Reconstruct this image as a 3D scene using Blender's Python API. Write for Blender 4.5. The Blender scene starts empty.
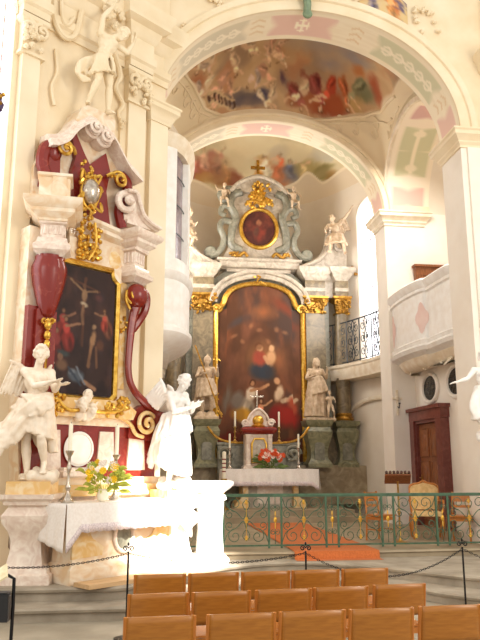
import bpy, bmesh, math, random
import numpy as np
from mathutils import Vector, Matrix, Euler
PI = math.pi
rnd = random.Random(7)
scene = bpy.context.scene
COL = scene.collection

# ------------------------------------------------------------------ frames
CH_O, CH_A = (1.40, 12.15), math.radians(7.4)      # chancel: s to the right, t towards the apse
AL_O, AL_A = (-2.30, 10.11), math.radians(46.5)    # left side altar: u along its wall, t into the wall
def W(s, t, z=0.0, fr='c', ):
    o, a = (CH_O, CH_A) if fr == 'c' else (AL_O, AL_A)
    return (o[0]+s*math.cos(a)-t*math.sin(a), o[1]+s*math.sin(a)+t*math.cos(a), z)

# ------------------------------------------------------------------ colours, materials
def lin(c):
    r = []
    for x in c[:3]:
        x = x/255.0
        r.append(x/12.92 if x <= 0.04045 else ((x+0.055)/1.055)**2.4)
    return (r[0], r[1], r[2], 1.0)
def mat(name, c, c2=None, rough=0.6, metal=0.0, scale=6.0, detail=4.0, lo=0.35, hi=0.65, bump=0.0, bscale=40.0, stretch=None, spec=0.5, distort=0.0):
    m = bpy.data.materials.new(name); m.use_nodes = True
    nt = m.node_tree; b = nt.nodes['Principled BSDF']
    b.inputs['Roughness'].default_value = rough; b.inputs['Metallic'].default_value = metal
    b.inputs['Specular IOR Level'].default_value = spec
    tc = nt.nodes.new('ShaderNodeTexCoord'); mp = nt.nodes.new('ShaderNodeMapping')
    nt.links.new(tc.outputs['Object'], mp.inputs['Vector'])
    if stretch: mp.inputs['Scale'].default_value = stretch
    n = nt.nodes.new('ShaderNodeTexNoise'); n.inputs['Scale'].default_value = scale
    n.inputs['Detail'].default_value = detail; n.inputs['Distortion'].default_value = distort
    nt.links.new(mp.outputs['Vector'], n.inputs['Vector'])
    r = nt.nodes.new('ShaderNodeValToRGB')
    r.color_ramp.elements[0].position = lo; r.color_ramp.elements[1].position = hi
    r.color_ramp.elements[0].color = lin(c2 if c2 else tuple(v*0.93 for v in c)); r.color_ramp.elements[1].color = lin(c)
    nt.links.new(n.outputs['Fac'], r.inputs['Fac']); nt.links.new(r.outputs['Color'], b.inputs['Base Color'])
    if bump:
        n2 = nt.nodes.new('ShaderNodeTexNoise'); n2.inputs['Scale'].default_value = bscale; n2.inputs['Detail'].default_value = 3
        nt.links.new(mp.outputs['Vector'], n2.inputs['Vector'])
        bp = nt.nodes.new('ShaderNodeBump'); bp.inputs['Strength'].default_value = bump; bp.inputs['Distance'].default_value = 0.02
        nt.links.new(n2.outputs['Fac'], bp.inputs['Height']); nt.links.new(bp.outputs['Normal'], b.inputs['Normal'])
    return m
def vcmat(name, rough=0.6, spec=0.3):
    m = bpy.data.materials.new(name); m.use_nodes = True
    nt = m.node_tree; b = nt.nodes['Principled BSDF']; b.inputs['Roughness'].default_value = rough
    b.inputs['Specular IOR Level'].default_value = spec
    a = nt.nodes.new('ShaderNodeVertexColor'); a.layer_name = 'Col'
    nt.links.new(a.outputs['Color'], b.inputs['Base Color'])
    return m
def emis(name, c, strength):
    m = bpy.data.materials.new(name); m.use_nodes = True
    b = m.node_tree.nodes['Principled BSDF']; b.inputs['Base Color'].default_value = lin(c)
    b.inputs['Emission Color'].default_value = lin(c); b.inputs['Emission Strength'].default_value = strength
    return m
M = {}
M['wall'] = mat('cream_plaster', (242, 234, 222), (236, 226, 212), 0.8, scale=1.5)
M['wally'] = mat('warm_cream_plaster', (238, 222, 192), (230, 212, 180), 0.8, scale=1.5)
M['stucco'] = mat('stucco', (240, 228, 208), (226, 208, 178), 0.7, scale=5, bump=0.15)
M['stucco_y'] = mat('yellowed_stucco', (236, 219, 188), (228, 208, 172), 0.7, scale=2, bump=0.1)
M['greywall'] = mat('grey_plaster', (232, 220, 202), (224, 210, 190), 0.85, scale=1.2)
M['statue'] = mat('white_statue_stucco', (240, 226, 206), (226, 206, 180), 0.55, scale=9)
M['statue_d'] = mat('alabaster_statue', (212, 188, 158), (184, 156, 124), 0.55, scale=9)
M['white'] = mat('bright_white_stucco', (246, 243, 238), (238, 232, 224), 0.5, scale=6)
M['stone'] = mat('grey_sandstone', (168, 155, 136), (140, 128, 110), 0.7, scale=3, bump=0.25, bscale=25)
M['floor'] = mat('nave_stone', (170, 158, 138), (148, 137, 118), 0.6, scale=2, bump=0.1)
M['choir'] = mat('choir_stone', (166, 148, 120), (140, 124, 98), 0.6, scale=2.5)
M['pinkmarble'] = mat('pale_pink_marble', (238, 224, 208), (218, 194, 176), 0.3, scale=7, detail=8, distort=1.5)
M['cremarble'] = mat('cream_marble', (236, 222, 200), (222, 190, 150), 0.3, scale=5, detail=8, distort=1.0)
M['redmarble'] = mat('red_marble', (126, 34, 24), (156, 72, 54), 0.25, scale=6, detail=8, lo=0.26, hi=0.42, distort=1.2)
M['ochre'] = mat('ochre_marble', (222, 180, 112), (232, 208, 166), 0.3, scale=5, detail=8, lo=0.35, hi=0.55, distort=1.5)
M['gold'] = mat('gilding', (232, 190, 92), (200, 148, 52), 0.3, 0.85, scale=14)
M['golddark'] = mat('old_gilding', (196, 148, 62), (142, 98, 32), 0.38, 0.75, scale=14)
M['green'] = mat('green_marble', (146, 142, 108), (106, 102, 76), 0.35, scale=4, detail=9, distort=1.8)
M['greygreen'] = mat('grey_green_marble', (144, 140, 122), (110, 106, 90), 0.4, scale=5, detail=8, distort=1.5)
M['brownmarble'] = mat('brown_grey_marble', (138, 120, 90), (100, 86, 64), 0.35, scale=4, detail=9, distort=1.8)
M['podium'] = mat('brown_podium_marble', (176, 158, 128), (138, 120, 94), 0.4, scale=3, detail=9, distort=1.8)
M['greymarble'] = mat('pale_grey_marble', (194, 180, 160), (160, 146, 128), 0.4, scale=5, detail=8, distort=1.4)
M['wood'] = mat('honey_wood', (172, 110, 38), (156, 96, 30), 0.35, scale=5, stretch=(1.5, 6, 14), detail=5)
M['woodl'] = mat('light_honey_wood', (190, 118, 46), (172, 102, 36), 0.35, scale=5, stretch=(8, 8, 1.5))
M['woodd'] = mat('dark_carved_wood', (146, 88, 48), (116, 64, 32), 0.45, scale=5, stretch=(8, 8, 1.5))
M['rattan'] = mat('pale_rattan', (226, 190, 132), (206, 166, 106), 0.6, scale=20)
M['blackm'] = mat('black_metal', (28, 26, 26), (20, 18, 18), 0.4, 0.6, scale=10)
M['blackbox'] = mat('black_plastic', (22, 18, 20), (16, 14, 14), 0.5, scale=10)
M['railgreen'] = mat('green_painted_iron', (74, 104, 78), (60, 86, 64), 0.45, 0.2, scale=10)
M['linen'] = mat('white_linen', (240, 232, 224), (232, 222, 212), 0.85, scale=30, bump=0.1, bscale=120)
M['lace'] = mat('lace_trim', (226, 212, 208), (196, 178, 178), 0.85, scale=60, lo=0.4, hi=0.6)
M['wax'] = mat('candle_wax', (244, 236, 214), (236, 226, 200), 0.4, scale=6)
M['silver'] = mat('silver', (208, 196, 180), (170, 156, 140), 0.25, 0.85, scale=12)
M['brass'] = mat('brass', (206, 168, 92), (170, 128, 60), 0.3, 0.85, scale=12)
M['carpet'] = mat('orange_carpet', (200, 112, 56), (182, 98, 46), 0.9, scale=40)
M['board'] = mat('tan_board', (206, 170, 126), (192, 154, 108), 0.6, scale=4, stretch=(1, 6, 6))
M['leaf'] = mat('leaf_green', (96, 116, 40), (66, 88, 28), 0.5, scale=8)
M['leafy'] = mat('yellow_green_leaf', (190, 190, 70), (150, 160, 50), 0.5, scale=8)
M['yellow'] = mat('yellow_petal', (246, 214, 40), (236, 190, 20), 0.5, scale=8)
M['orange'] = mat('orange_petal', (226, 92, 30), (200, 66, 20), 0.5, scale=8)
M['whitepet'] = mat('white_petal', (244, 236, 224), (230, 214, 196), 0.5, scale=8)
M['redd'] = mat('red_enamel', (150, 40, 30), (120, 28, 22), 0.4, scale=8)
M['glassdark'] = mat('leaded_glass', (96, 92, 84), (52, 50, 46), 0.15, scale=14, detail=2)
M['greystone'] = mat('purple_grey_glass', (150, 132, 136), (120, 104, 110), 0.2, scale=6)
M['doormarble'] = mat('brown_red_marble', (106, 50, 42), (128, 72, 62), 0.3, scale=6, detail=8, distort=1.2)
M['pinkp'] = mat('pink_paint', (238, 212, 202), (232, 200, 190), 0.8, scale=4)
M['vc'] = vcmat('fresco_paint', 0.8, 0.2)
M['oil'] = vcmat('oil_paint', 0.6, 0.25)
M['day'] = emis('daylit_window_glass', (246, 248, 255), 2.0)
M['paper'] = mat('paper', (240, 226, 190), (220, 200, 150), 0.8, scale=20)
M['lampw'] = emis('lamp_glow', (255, 236, 190), 3.0)
M['iron'] = mat('dark_wrought_iron', (74, 80, 84), (56, 60, 64), 0.5, 0.4, scale=10)
M['book'] = mat('dark_leather', (86, 52, 36), (60, 34, 24), 0.5, scale=10)
M['verdigris'] = mat('verdigris', (128, 148, 118), (104, 122, 96), 0.6, scale=12)
M['purple'] = mat('purple_enamel', (70, 44, 96), (46, 28, 66), 0.4, scale=8)

# ------------------------------------------------------------------ mesh builder
def offset_poly(pts, d, closed=True):
    """offset a plan polyline to its right-hand side by d (outwards for a counter-clockwise outline)"""
    n = len(pts); out = []
    for i, p in enumerate(pts):
        def nrm(a, b):
            dx, dy = b[0]-a[0], b[1]-a[1]; L = math.hypot(dx, dy) or 1e-9
            return (dy/L, -dx/L)
        if closed:
            n1, n2 = nrm(pts[i-1], p), nrm(p, pts[(i+1) % n])
        else:
            n1 = nrm(pts[i-1], p) if i > 0 else nrm(p, pts[1])
            n2 = nrm(p, pts[i+1]) if i < n-1 else n1
        bx, by = n1[0]+n2[0], n1[1]+n2[1]; L = math.hypot(bx, by)
        if L < 1e-6: bx, by, L = n1[0], n1[1], 1.0
        bx, by = bx/L, by/L
        k = d/max(0.35, bx*n1[0]+by*n1[1])
        out.append((p[0]+bx*k, p[1]+by*k))
    return out
class MB:
    def __init__(self): self.v = []; self.f = []
    def add(self, vs, fs):
        o = len(self.v); self.v += [tuple(p) for p in vs]; self.f += [tuple(i+o for i in f) for f in fs]; return self
    def box(self, c, s, rz=0.0, rx=0.0, ry=0.0):
        R = Euler((rx, ry, rz)).to_matrix(); vs = []
        for dz in (-.5, .5):
            for dx, dy in ((-.5, -.5), (.5, -.5), (.5, .5), (-.5, .5)):
                vs.append(R @ Vector((dx*s[0], dy*s[1], dz*s[2])) + Vector(c))
        return self.add(vs, [(3, 2, 1, 0), (4, 5, 6, 7), (0, 1, 5, 4), (1, 2, 6, 5), (2, 3, 7, 6), (3, 0, 4, 7)])
    def prism(self, ol, y0, y1):                       # outline in x,z extruded along y
        n = len(ol); vs = [(x, y0, z) for x, z in ol]+[(x, y1, z) for x, z in ol]
        return self.add(vs, [tuple(range(n)), tuple(range(2*n-1, n-1, -1))]+[(i, (i+1) % n, n+(i+1) % n, n+i) for i in range(n)])
    def slab(self, ol, z0, z1):                        # outline in x,y extruded along z
        n = len(ol); vs = [(x, y, z0) for x, y in ol]+[(x, y, z1) for x, y in ol]
        return self.add(vs, [tuple(range(n-1, -1, -1)), tuple(range(n, 2*n))]+[(i, (i+1) % n, n+(i+1) % n, n+i) for i in range(n)])
    def mould(self, ol, prof, closed=True, caps=True): # plan outline, profile of (offset, z)
        n = len(ol); vs = []; fs = []
        for d, z in prof: vs += [(x, y, z) for x, y in offset_poly(ol, d, closed)]
        m = n if closed else n-1
        for k in range(len(prof)-1):
            for i in range(m):
                j = (i+1) % n; fs.append((k*n+i, k*n+j, (k+1)*n+j, (k+1)*n+i))
        if caps and closed:
            fs.append(tuple(range(n-1, -1, -1))); fs.append(tuple(range((len(prof)-1)*n, len(prof)*n)))
        return self.add(vs, fs)
    def rect(self, cx, cy, w, d, prof, rz=0):
        c, s = math.cos(rz), math.sin(rz)
        ol = [(cx+c*x-s*y, cy+s*x+c*y) for x, y in ((-w/2, -d/2), (w/2, -d/2), (w/2, d/2), (-w/2, d/2))]
        return self.mould(ol, prof)
    def lathe(self, prof, c=(0, 0, 0), seg=20, sx=1.0, sy=1.0, R=None):
        vs = []; fs = []
        for r, z in prof:
            for k in range(seg):
                a = 2*PI*k/seg; p = Vector((r*math.cos(a)*sx, r*math.sin(a)*sy, z))
                if R is not None: p = R @ p
                vs.append(p+Vector(c))
        for i in range(len(prof)-1):
            for k in range(seg):
                l = (k+1) % seg; fs.append((i*seg+k, i*seg+l, (i+1)*seg+l, (i+1)*seg+k))
        fs.append(tuple(range(seg-1, -1, -1))); fs.append(tuple(range((len(prof)-1)*seg, len(prof)*seg)))
        return self.add(vs, fs)
    def tube(self, path, r, seg=8, flat=1.0, closed=False):
        P = [Vector(p) for p in path]; n = len(P); vs = []; fs = []
        T = []
        for i in range(n):
            a = P[(i-1) % n] if closed else P[max(0, i-1)]; b = P[(i+1) % n] if closed else P[min(n-1, i+1)]
            t = b-a; T.append(t.normalized() if t.length > 1e-9 else Vector((0, 0, 1)))
        up = Vector((0, 1, 0)) if abs(T[0].y) < 0.9 else Vector((1, 0, 0))
        nn = (up-T[0]*up.dot(T[0])).normalized()
        for i in range(n):
            nn = nn-T[i]*nn.dot(T[i]); nn = nn.normalized() if nn.length > 1e-6 else T[i].orthogonal().normalized()
            bb = T[i].cross(nn); ri = r[i] if isinstance(r, (list, tuple)) else r
            for k in range(seg):
                a = 2*PI*k/seg; vs.append(P[i]+nn*(math.cos(a)*ri*flat)+bb*(math.sin(a)*ri))
        for i in range(n if closed else n-1):
            j = (i+1) % n
            for k in range(seg):
                l = (k+1) % seg; fs.append((i*seg+k, i*seg+l, j*seg+l, j*seg+k))
        if not closed:
            fs.append(tuple(range(seg-1, -1, -1))); fs.append(tuple(range((n-1)*seg, n*seg)))
        return self.add(vs, fs)
    def ell(self, c, r, rot=(0, 0, 0), nu=12, nv=8):
        R = rot if isinstance(rot, Matrix) else Euler(rot).to_matrix(); vs = [R @ Vector((0, 0, -r[2]))+Vector(c)]; fs = []
        for i in range(1, nv):
            th = -PI/2+PI*i/nv
            for k in range(nu):
                a = 2*PI*k/nu
                vs.append(R @ Vector((r[0]*math.cos(th)*math.cos(a), r[1]*math.cos(th)*math.sin(a), r[2]*math.sin(th)))+Vector(c))
        vs.append(R @ Vector((0, 0, r[2]))+Vector(c)); e = len(vs)-1
        for k in range(nu): fs.append((0, 1+(k+1) % nu, 1+k)); fs.append((e, e-nu+k, e-nu+(k+1) % nu))
        for i in range(nv-2):
            for k in range(nu):
                l = (k+1) % nu; fs.append((1+i*nu+k, 1+i*nu+l, 1+(i+1)*nu+l, 1+(i+1)*nu+k))
        return self.add(vs, fs)
    def cap(self, p, q, r1, r2=None, seg=10):
        r2 = r1 if r2 is None else r2
        p, q = Vector(p), Vector(q); d = q-p; L = d.length
        if L < 1e-6: return self.ell(p, (r1, r1, r1))
        R = d.to_track_quat('Z', 'Y').to_matrix()
        prof = [(r1*math.cos(a), r1*math.sin(a)) for a in (-1.5, -1.0, -0.5, 0)]+[(r2*math.cos(a), L+r2*math.sin(a)) for a in (0, 0.5, 1.0, 1.5)]
        return self.lathe(prof, p, seg, R=R)
    def grid(self, fn, nu, nv):
        vs = [fn(i/nu, j/nv) for j in range(nv+1) for i in range(nu+1)]
        return self.add(vs, [(j*(nu+1)+i, j*(nu+1)+i+1, (j+1)*(nu+1)+i+1, (j+1)*(nu+1)+i) for j in range(nv) for i in range(nu)])
    def mesh(self, name, smooth=35):
        me = bpy.data.meshes.new(name); me.from_pydata([tuple(p) for p in self.v], [], self.f)
        bm = bmesh.new(); bm.from_mesh(me); bmesh.ops.recalc_face_normals(bm, faces=bm.faces); bm.to_mesh(me); bm.free()
        if smooth:
            me.polygons.foreach_set('use_smooth', [True]*len(me.polygons)); me.set_sharp_from_angle(angle=math.radians(smooth))
        me.update(); return me
    def obj(self, name, m, parent=None, smooth=35):
        return link(name, self.mesh(name, smooth), m, parent)
def link(name, me, m, parent=None):
    if m is not None and not me.materials: me.materials.append(M[m] if isinstance(m, str) else m)
    o = bpy.data.objects.new(name, me); COL.objects.link(o)
    if parent is not None: o.parent = parent
    return o
def tag(o, label, cat, group=None):
    o['label'] = label; o['category'] = cat
    if group: o['group'] = group
    return o
def thing(name, label, cat, loc=(0, 0, 0), rz=0.0, group=None):
    o = bpy.data.objects.new(name, None); COL.objects.link(o); o.empty_display_size = 0.1
    o.location = loc; o.rotation_euler = (0, 0, rz); return tag(o, label, cat, group)
def dup(root, loc, rz, label=None):
    r = root.copy(); COL.objects.link(r); r.location = loc; r.rotation_euler = (0, 0, rz)
    if label: r['label'] = label
    for ch in list(root.children):
        c = ch.copy(); COL.objects.link(c); c.parent = r
        for g in list(ch.children):
            d = g.copy(); COL.objects.link(d); d.parent = c
    return r
def struct(name, mb, m, fr=None, smooth=35, parent=None):
    o = mb.obj(name, m, parent, smooth) if isinstance(mb, MB) else link(name, mb, m, parent)
    if parent is None: place(o, fr)
    o['kind'] = 'structure'; return o
def place(o, fr):
    if fr == 'c': o.location = (CH_O[0], CH_O[1], 0); o.rotation_euler = (0, 0, CH_A)
    if fr == 'a': o.location = (AL_O[0], AL_O[1], 0); o.rotation_euler = (0, 0, AL_A)
def sculpt(mb, name, voxel, m, parent=None, smooth_it=1):
    """melt overlapping closed forms into one carved surface"""
    me = mb.mesh(name+'_raw', 0); o = bpy.data.objects.new('tmp', me); COL.objects.link(o)
    a = o.modifiers.new('r', 'REMESH'); a.mode = 'VOXEL'; a.voxel_size = voxel; a.adaptivity = 0.0
    if smooth_it:
        s = o.modifiers.new('s', 'SMOOTH'); s.factor = 0.5; s.iterations = smooth_it
    dg = bpy.context.evaluated_depsgraph_get(); dg.update()
    res = bpy.data.meshes.new_from_object(o.evaluated_get(dg)); res.name = name
    bpy.data.objects.remove(o); bpy.data.meshes.remove(me)
    res.polygons.foreach_set('use_smooth', [True]*len(res.polygons)); res.materials.clear()
    return link(name, res, m, parent)
def arc(cx, cz, r, a0, a1, n=16, y=0.0, sx=1.0):
    return [(cx+sx*r*math.cos(a0+(a1-a0)*i/n), y, cz+r*math.sin(a0+(a1-a0)*i/n)) for i in range(n+1)]
def spiral(cx, cz, r0, r1, a0, turns, n=40, y=0.0, y1=None):
    out = []
    for i in range(n+1):
        k = i/n; a = a0+2*PI*turns*k; r = r0+(r1-r0)*k
        out.append((cx+r*math.cos(a), y+((y1-y)*k if y1 is not None else 0), cz+r*math.sin(a)))
    return out
def bez(pts, n=12):
    """smooth Catmull-Rom polyline through points of any dimension"""
    P = [np.array(p, float) for p in pts]; P = [2*P[0]-P[1]]+P+[2*P[-1]-P[-2]]; out = []
    for i in range(1, len(P)-2):
        for k in range(n):
            t = k/n; a, b, c, d = P[i-1:i+3]
            out.append(tuple(0.5*(2*b+(c-a)*t+(2*a-5*b+4*c-d)*t*t+(3*b-a-3*c+d)*t**3)))
    out.append(tuple(P[-2])); return out
def leafwork(mb, cx, cz, w, h, n, seed, y=0.0, thick=0.03):
    """acanthus-like carved foliage filling a w x h field on the y plane"""
    r = random.Random(seed)
    for i in range(n):
        x, z = cx+(r.random()-.5)*w, cz+(r.random()-.5)*h; L = (0.18+0.2*r.random())*max(w, h)*0.6; a = r.random()*2*PI
        sg = r.choice((-1, 1)); path = []; rad = []
        for k in range(7):
            t = k/6; aa = a+sg*t*2.2; x += math.cos(aa)*L/7; z += math.sin(aa)*L/7
            path.append((x, y-thick*(0.4+math.sin(PI*t)), z)); rad.append(thick*(0.35+0.75*math.sin(PI*(0.15+0.75*t))))
        mb.tube(path, rad, 6)
    return mb

# ------------------------------------------------------------------ painter for frescoes and canvases
class Cv:
    def __init__(self, w, h, base):
        self.w, self.h = w, h; self.a = np.zeros((h, w, 3)); self.a[:] = base
        self.Y, self.X = np.mgrid[0:h, 0:w]; self.X = self.X/(w-1); self.Y = self.Y/(h-1); self.asp = h/w
        self.rs = np.random.RandomState(3)
    def noise(self, cells, seed=0, octv=4):
        rs = np.random.RandomState(seed); out = np.zeros((self.h, self.w)); amp = 1.0; tot = 0
        for o in range(octv):
            n = int(cells*2**o)+2; g = rs.rand(n+1, n+1); x = self.X*(n-1); y = self.Y*(n-1)
            xi = x.astype(int); yi = y.astype(int); fx = x-xi; fy = y-yi; fx = fx*fx*(3-2*fx); fy = fy*fy*(3-2*fy)
            out += amp*((g[yi, xi]*(1-fx)+g[yi, xi+1]*fx)*(1-fy)+(g[yi+1, xi]*(1-fx)+g[yi+1, xi+1]*fx)*fy); tot += amp; amp *= 0.55
        return out/tot
    def mix(self, m, c): self.a = self.a*(1-m[..., None])+np.array(c)*m[..., None]
    def cloud(self, c, cells, seed, lo=0.45, hi=0.7, al=0.8, mask=None):
        m = np.clip((self.noise(cells, seed)-lo)/(hi-lo), 0, 1)*al
        self.mix(m if mask is None else m*mask, c)
    def blob(self, x, y, rx, ry, c, ang=0, soft=0.35, al=1.0):
        dx, dy = self.X-x, (self.Y-y)*self.asp; ca, sa = math.cos(ang), math.sin(ang)
        u = (dx*ca+dy*sa)/rx; v = (-dx*sa+dy*ca)/(ry*self.asp if False else ry)
        d = np.sqrt(u*u+v*v)+0.25*(self.noise(9, int(x*977+y*577) % 997, 2)-0.5)
        self.mix(np.clip((1-d)/soft, 0, 1)*al, c)
    def stroke(self, pts, r, c, al=1.0, soft=0.5):
        P = [(p[0], p[1]*self.asp) for p in pts]; d = np.full((self.h, self.w), 9.0); Yy = self.Y*self.asp
        for (x0, y0), (x1, y1) in zip(P[:-1], P[1:]):
            L = (x1-x0)**2+(y1-y0)**2+1e-12; t = np.clip(((self.X-x0)*(x1-x0)+(Yy-y0)*(y1-y0))/L, 0, 1)
            d = np.minimum(d, np.hypot(self.X-x0-t*(x1-x0), Yy-y0-t*(y1-y0)))
        self.mix(np.clip((1-d/r)/soft, 0, 1)*al, c)
    def person(self, x, y, h, robe, skin=(206, 160, 120), lean=0.0, arm=None, seated=False, hair=(84, 54, 34)):
        """a small robed painted figure; y = feet, h = height (both in canvas heights)"""
        H = h*self.asp; top = y-h*0.98
        dk = tuple(v*0.62 for v in robe); lt = tuple(min(255, v*1.25+12) for v in robe)
        self.blob(x, y-h*0.32, H*0.21, H*0.34, robe, lean*0.5, 0.3)
        self.blob(x+H*0.07, y-h*0.25, H*0.06, H*0.26, dk, lean, 0.6, 0.8); self.blob(x-H*0.06, y-h*0.3, H*0.05, H*0.24, lt, lean, 0.6, 0.8)
        cx = x+lean*H*0.35
        self.blob(cx, y-h*0.66, H*0.13, H*0.17, lt, lean*0.6, 0.4)
        if arm: self.stroke([(cx, y-h*0.72), (cx+arm[0]*H*0.18, y-h*0.72-arm[1]*h*0.05), (cx+arm[0]*H*0.36, y-h*0.72-arm[1]*h*0.2)], H*0.045, skin)
        hx = cx+lean*H*0.1
        self.blob(hx, y-h*0.9, H*0.075, H*0.09, hair, 0, 0.4); self.blob(hx, y-h*0.885, H*0.055, H*0.07, skin, 0, 0.4)
    def warp(self, amt, cells=14, seed=77):
        dx = (self.noise(cells, seed, 3)-.5)*2*amt; dy = (self.noise(cells, seed+1, 3)-.5)*2*amt/self.asp
        xi = np.clip(((self.X+dx)*(self.w-1)).round().astype(int), 0, self.w-1); yi = np.clip(((self.Y+dy)*(self.h-1)).round().astype(int), 0, self.h-1)
        self.a = self.a[yi, xi]
    def soften(self, n=1):
        for _ in range(n):
            p = np.pad(self.a, ((1, 1), (1, 1), (0, 0)), 'edge'); self.a = (p[1:-1, 1:-1]*2+p[:-2, 1:-1]+p[2:, 1:-1]+p[1:-1, :-2]+p[1:-1, 2:])/6
    def finish(self, amt, glaze, al, seed=90):
        self.warp(amt, 12, seed); self.warp(amt*.5, 30, seed+3); self.cloud(glaze, 7, seed+5, .4, .7, al); self.soften(1)
    def linear(self):
        a = np.clip(self.a/255.0, 0, 1); return np.where(a <= 0.04045, a/12.92, ((a+0.055)/1.055)**2.4)
def painted(cv, fn, name, m, parent=None):
    """grid mesh following fn(u, v); canvas row 0 is v = 1 (top)"""
    mb = MB(); mb.grid(fn, cv.w-1, cv.h-1)
    me = bpy.data.meshes.new(name); me.from_pydata([tuple(p) for p in mb.v], [], mb.f)
    at = me.color_attributes.new('Col', 'FLOAT_COLOR', 'POINT')
    L = cv.linear()[::-1].reshape(-1, 3); buf = np.ones((len(L), 4), np.float32); buf[:, :3] = L
    at.data.foreach_set('color', buf.ravel())
    me.polygons.foreach_set('use_smooth', [True]*len(me.polygons)); me.update()
    return link(name, me, m, parent)
# ================================================================== THE SETTING
Z2, Z3 = 0.32, 0.43          # top of the second step, chancel floor
b = MB(); b.slab([(-14, 1.0), (14, 1.0), (14, 11.0), (-14, 11.0)], -0.2, 0.0); struct('floor', b, 'floor')
def arc_pts(pts): return bez([(p[0], p[1]) for p in pts], 8)
edge1 = arc_pts([(-6.5, 7.9), (-3.2, 8.42), (-1.9, 8.6), (-1.25, 8.72), (-0.95, 9.3), (-0.4, 10.0), (0.5, 10.75), (1.2, 10.85), (2.2, 10.25), (2.75, 9.55), (3.6, 8.95), (5.5, 8.3), (8.5, 7.9)])
edge2 = arc_pts([(-6.5, 8.35), (-3.2, 8.85), (-2.1, 8.98), (-1.42, 9.12), (-1.1, 9.75), (-0.55, 10.5), (0.35, 11.2), (1.25, 11.3), (2.2, 10.72), (3.05, 9.95), (4.0, 9.35), (5.6, 8.8), (8.5, 8.4)])
def step(name, edge, z0, z1):
    ol = edge+[(8.5, 13.5), (-6.5, 13.5)]
    mb = MB(); mb.mould(ol, [(-0.03, z0-0.02), (-0.03, z1-0.07), (0.01, z1-0.055), (0.02, z1-0.025), (0.0, z1-0.004), (-0.03, z1)])
    struct(name, mb, 'stone')
step('step', edge1, 0.0, 0.16); step('step', edge2, 0.16, Z2)
b = MB(); b.mould([(-3.3, -0.34), (-1.5, -0.42), (0.0, -0.5), (1.5, -0.42), (3.6, -0.34), (5.0, 0.4), (5.0, 11.6), (-5.0, 11.6), (-5.0, 0.0)], [(-0.02, Z2-0.01), (-0.02, Z3-0.05), (0.015, Z3-0.03), (0, Z3)])
struct('chancel_floor', b, 'choir', 'c')
# platform steps in front of the high altar
b = MB()
b.slab([(-2.0, 5.15), (2.5, 5.15), (2.5, 9.2), (-2.0, 9.2)], Z3-0.01, Z3+0.14); struct('altar_step', b, 'choir', 'c')
b = MB(); b.slab([(-1.7, 5.5), (2.2, 5.5), (2.2, 9.4), (-1.7, 9.4)], Z3+0.13, Z3+0.28); struct('altar_step', b, 'choir', 'c')

ZS, AA, BB = 8.25, 2.95, 2.36      # springing height, half span and rise of both chancel arches
ZTOP = 14.6
def ell_pt(th, da=0.0): return (AA+da)*math.cos(th), ZS+(BB+da)*math.sin(th)
def arch_wall(name, t0, t1, s0, s1, m):
    """wall over an arch with real thickness"""
    mb = MB(); N = 64
    for t, fl in ((t0, 1), (t1, 0)):
        pts = [ell_pt(PI*i/N) for i in range(N+1)]
        vs = [(s, t, z) for s, z in pts]+[(s, t, ZTOP) for s, z in pts]
        mb.add(vs, [(i, i+1, N+2+i, N+1+i) for i in range(N)])
        for a, c in ((s0, -AA), (AA, s1)): mb.add([(a, t, ZS), (c, t, ZS), (c, t, ZTOP), (a, t, ZTOP)], [(0, 1, 2, 3)])
    mb.add([(s0, t0, ZTOP), (s1, t0, ZTOP), (s1, t1, ZTOP), (s0, t1, ZTOP)], [(0, 1, 2, 3)])
    return struct(name, mb, m, 'c', 20)
def archivolt(name, t, w, m, d=0.10, N=72):
    mb = MB(); prof = [(0.0, 0.0), (0.0, -d*0.6), (w*0.12, -d*0.8), (w*0.55, -d*0.8), (w*0.6, -d*1.25), (w*0.8, -d*1.5), (w*0.92, -d*1.5), (w, -d*0.7), (w, 0.02)]
    n = len(prof)
    vs = []
    for i in range(N+1):
        th = PI*i/N
        for dr, dt in prof:
            s, z = ell_pt(th, dr); vs.append((s, t+dt, z))
    mb.add(vs, [(i*n+k, i*n+k+1, (i+1)*n+k+1, (i+1)*n+k) for i in range(N) for k in range(n-1)])
    return struct(name, mb, m, 'c')
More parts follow.
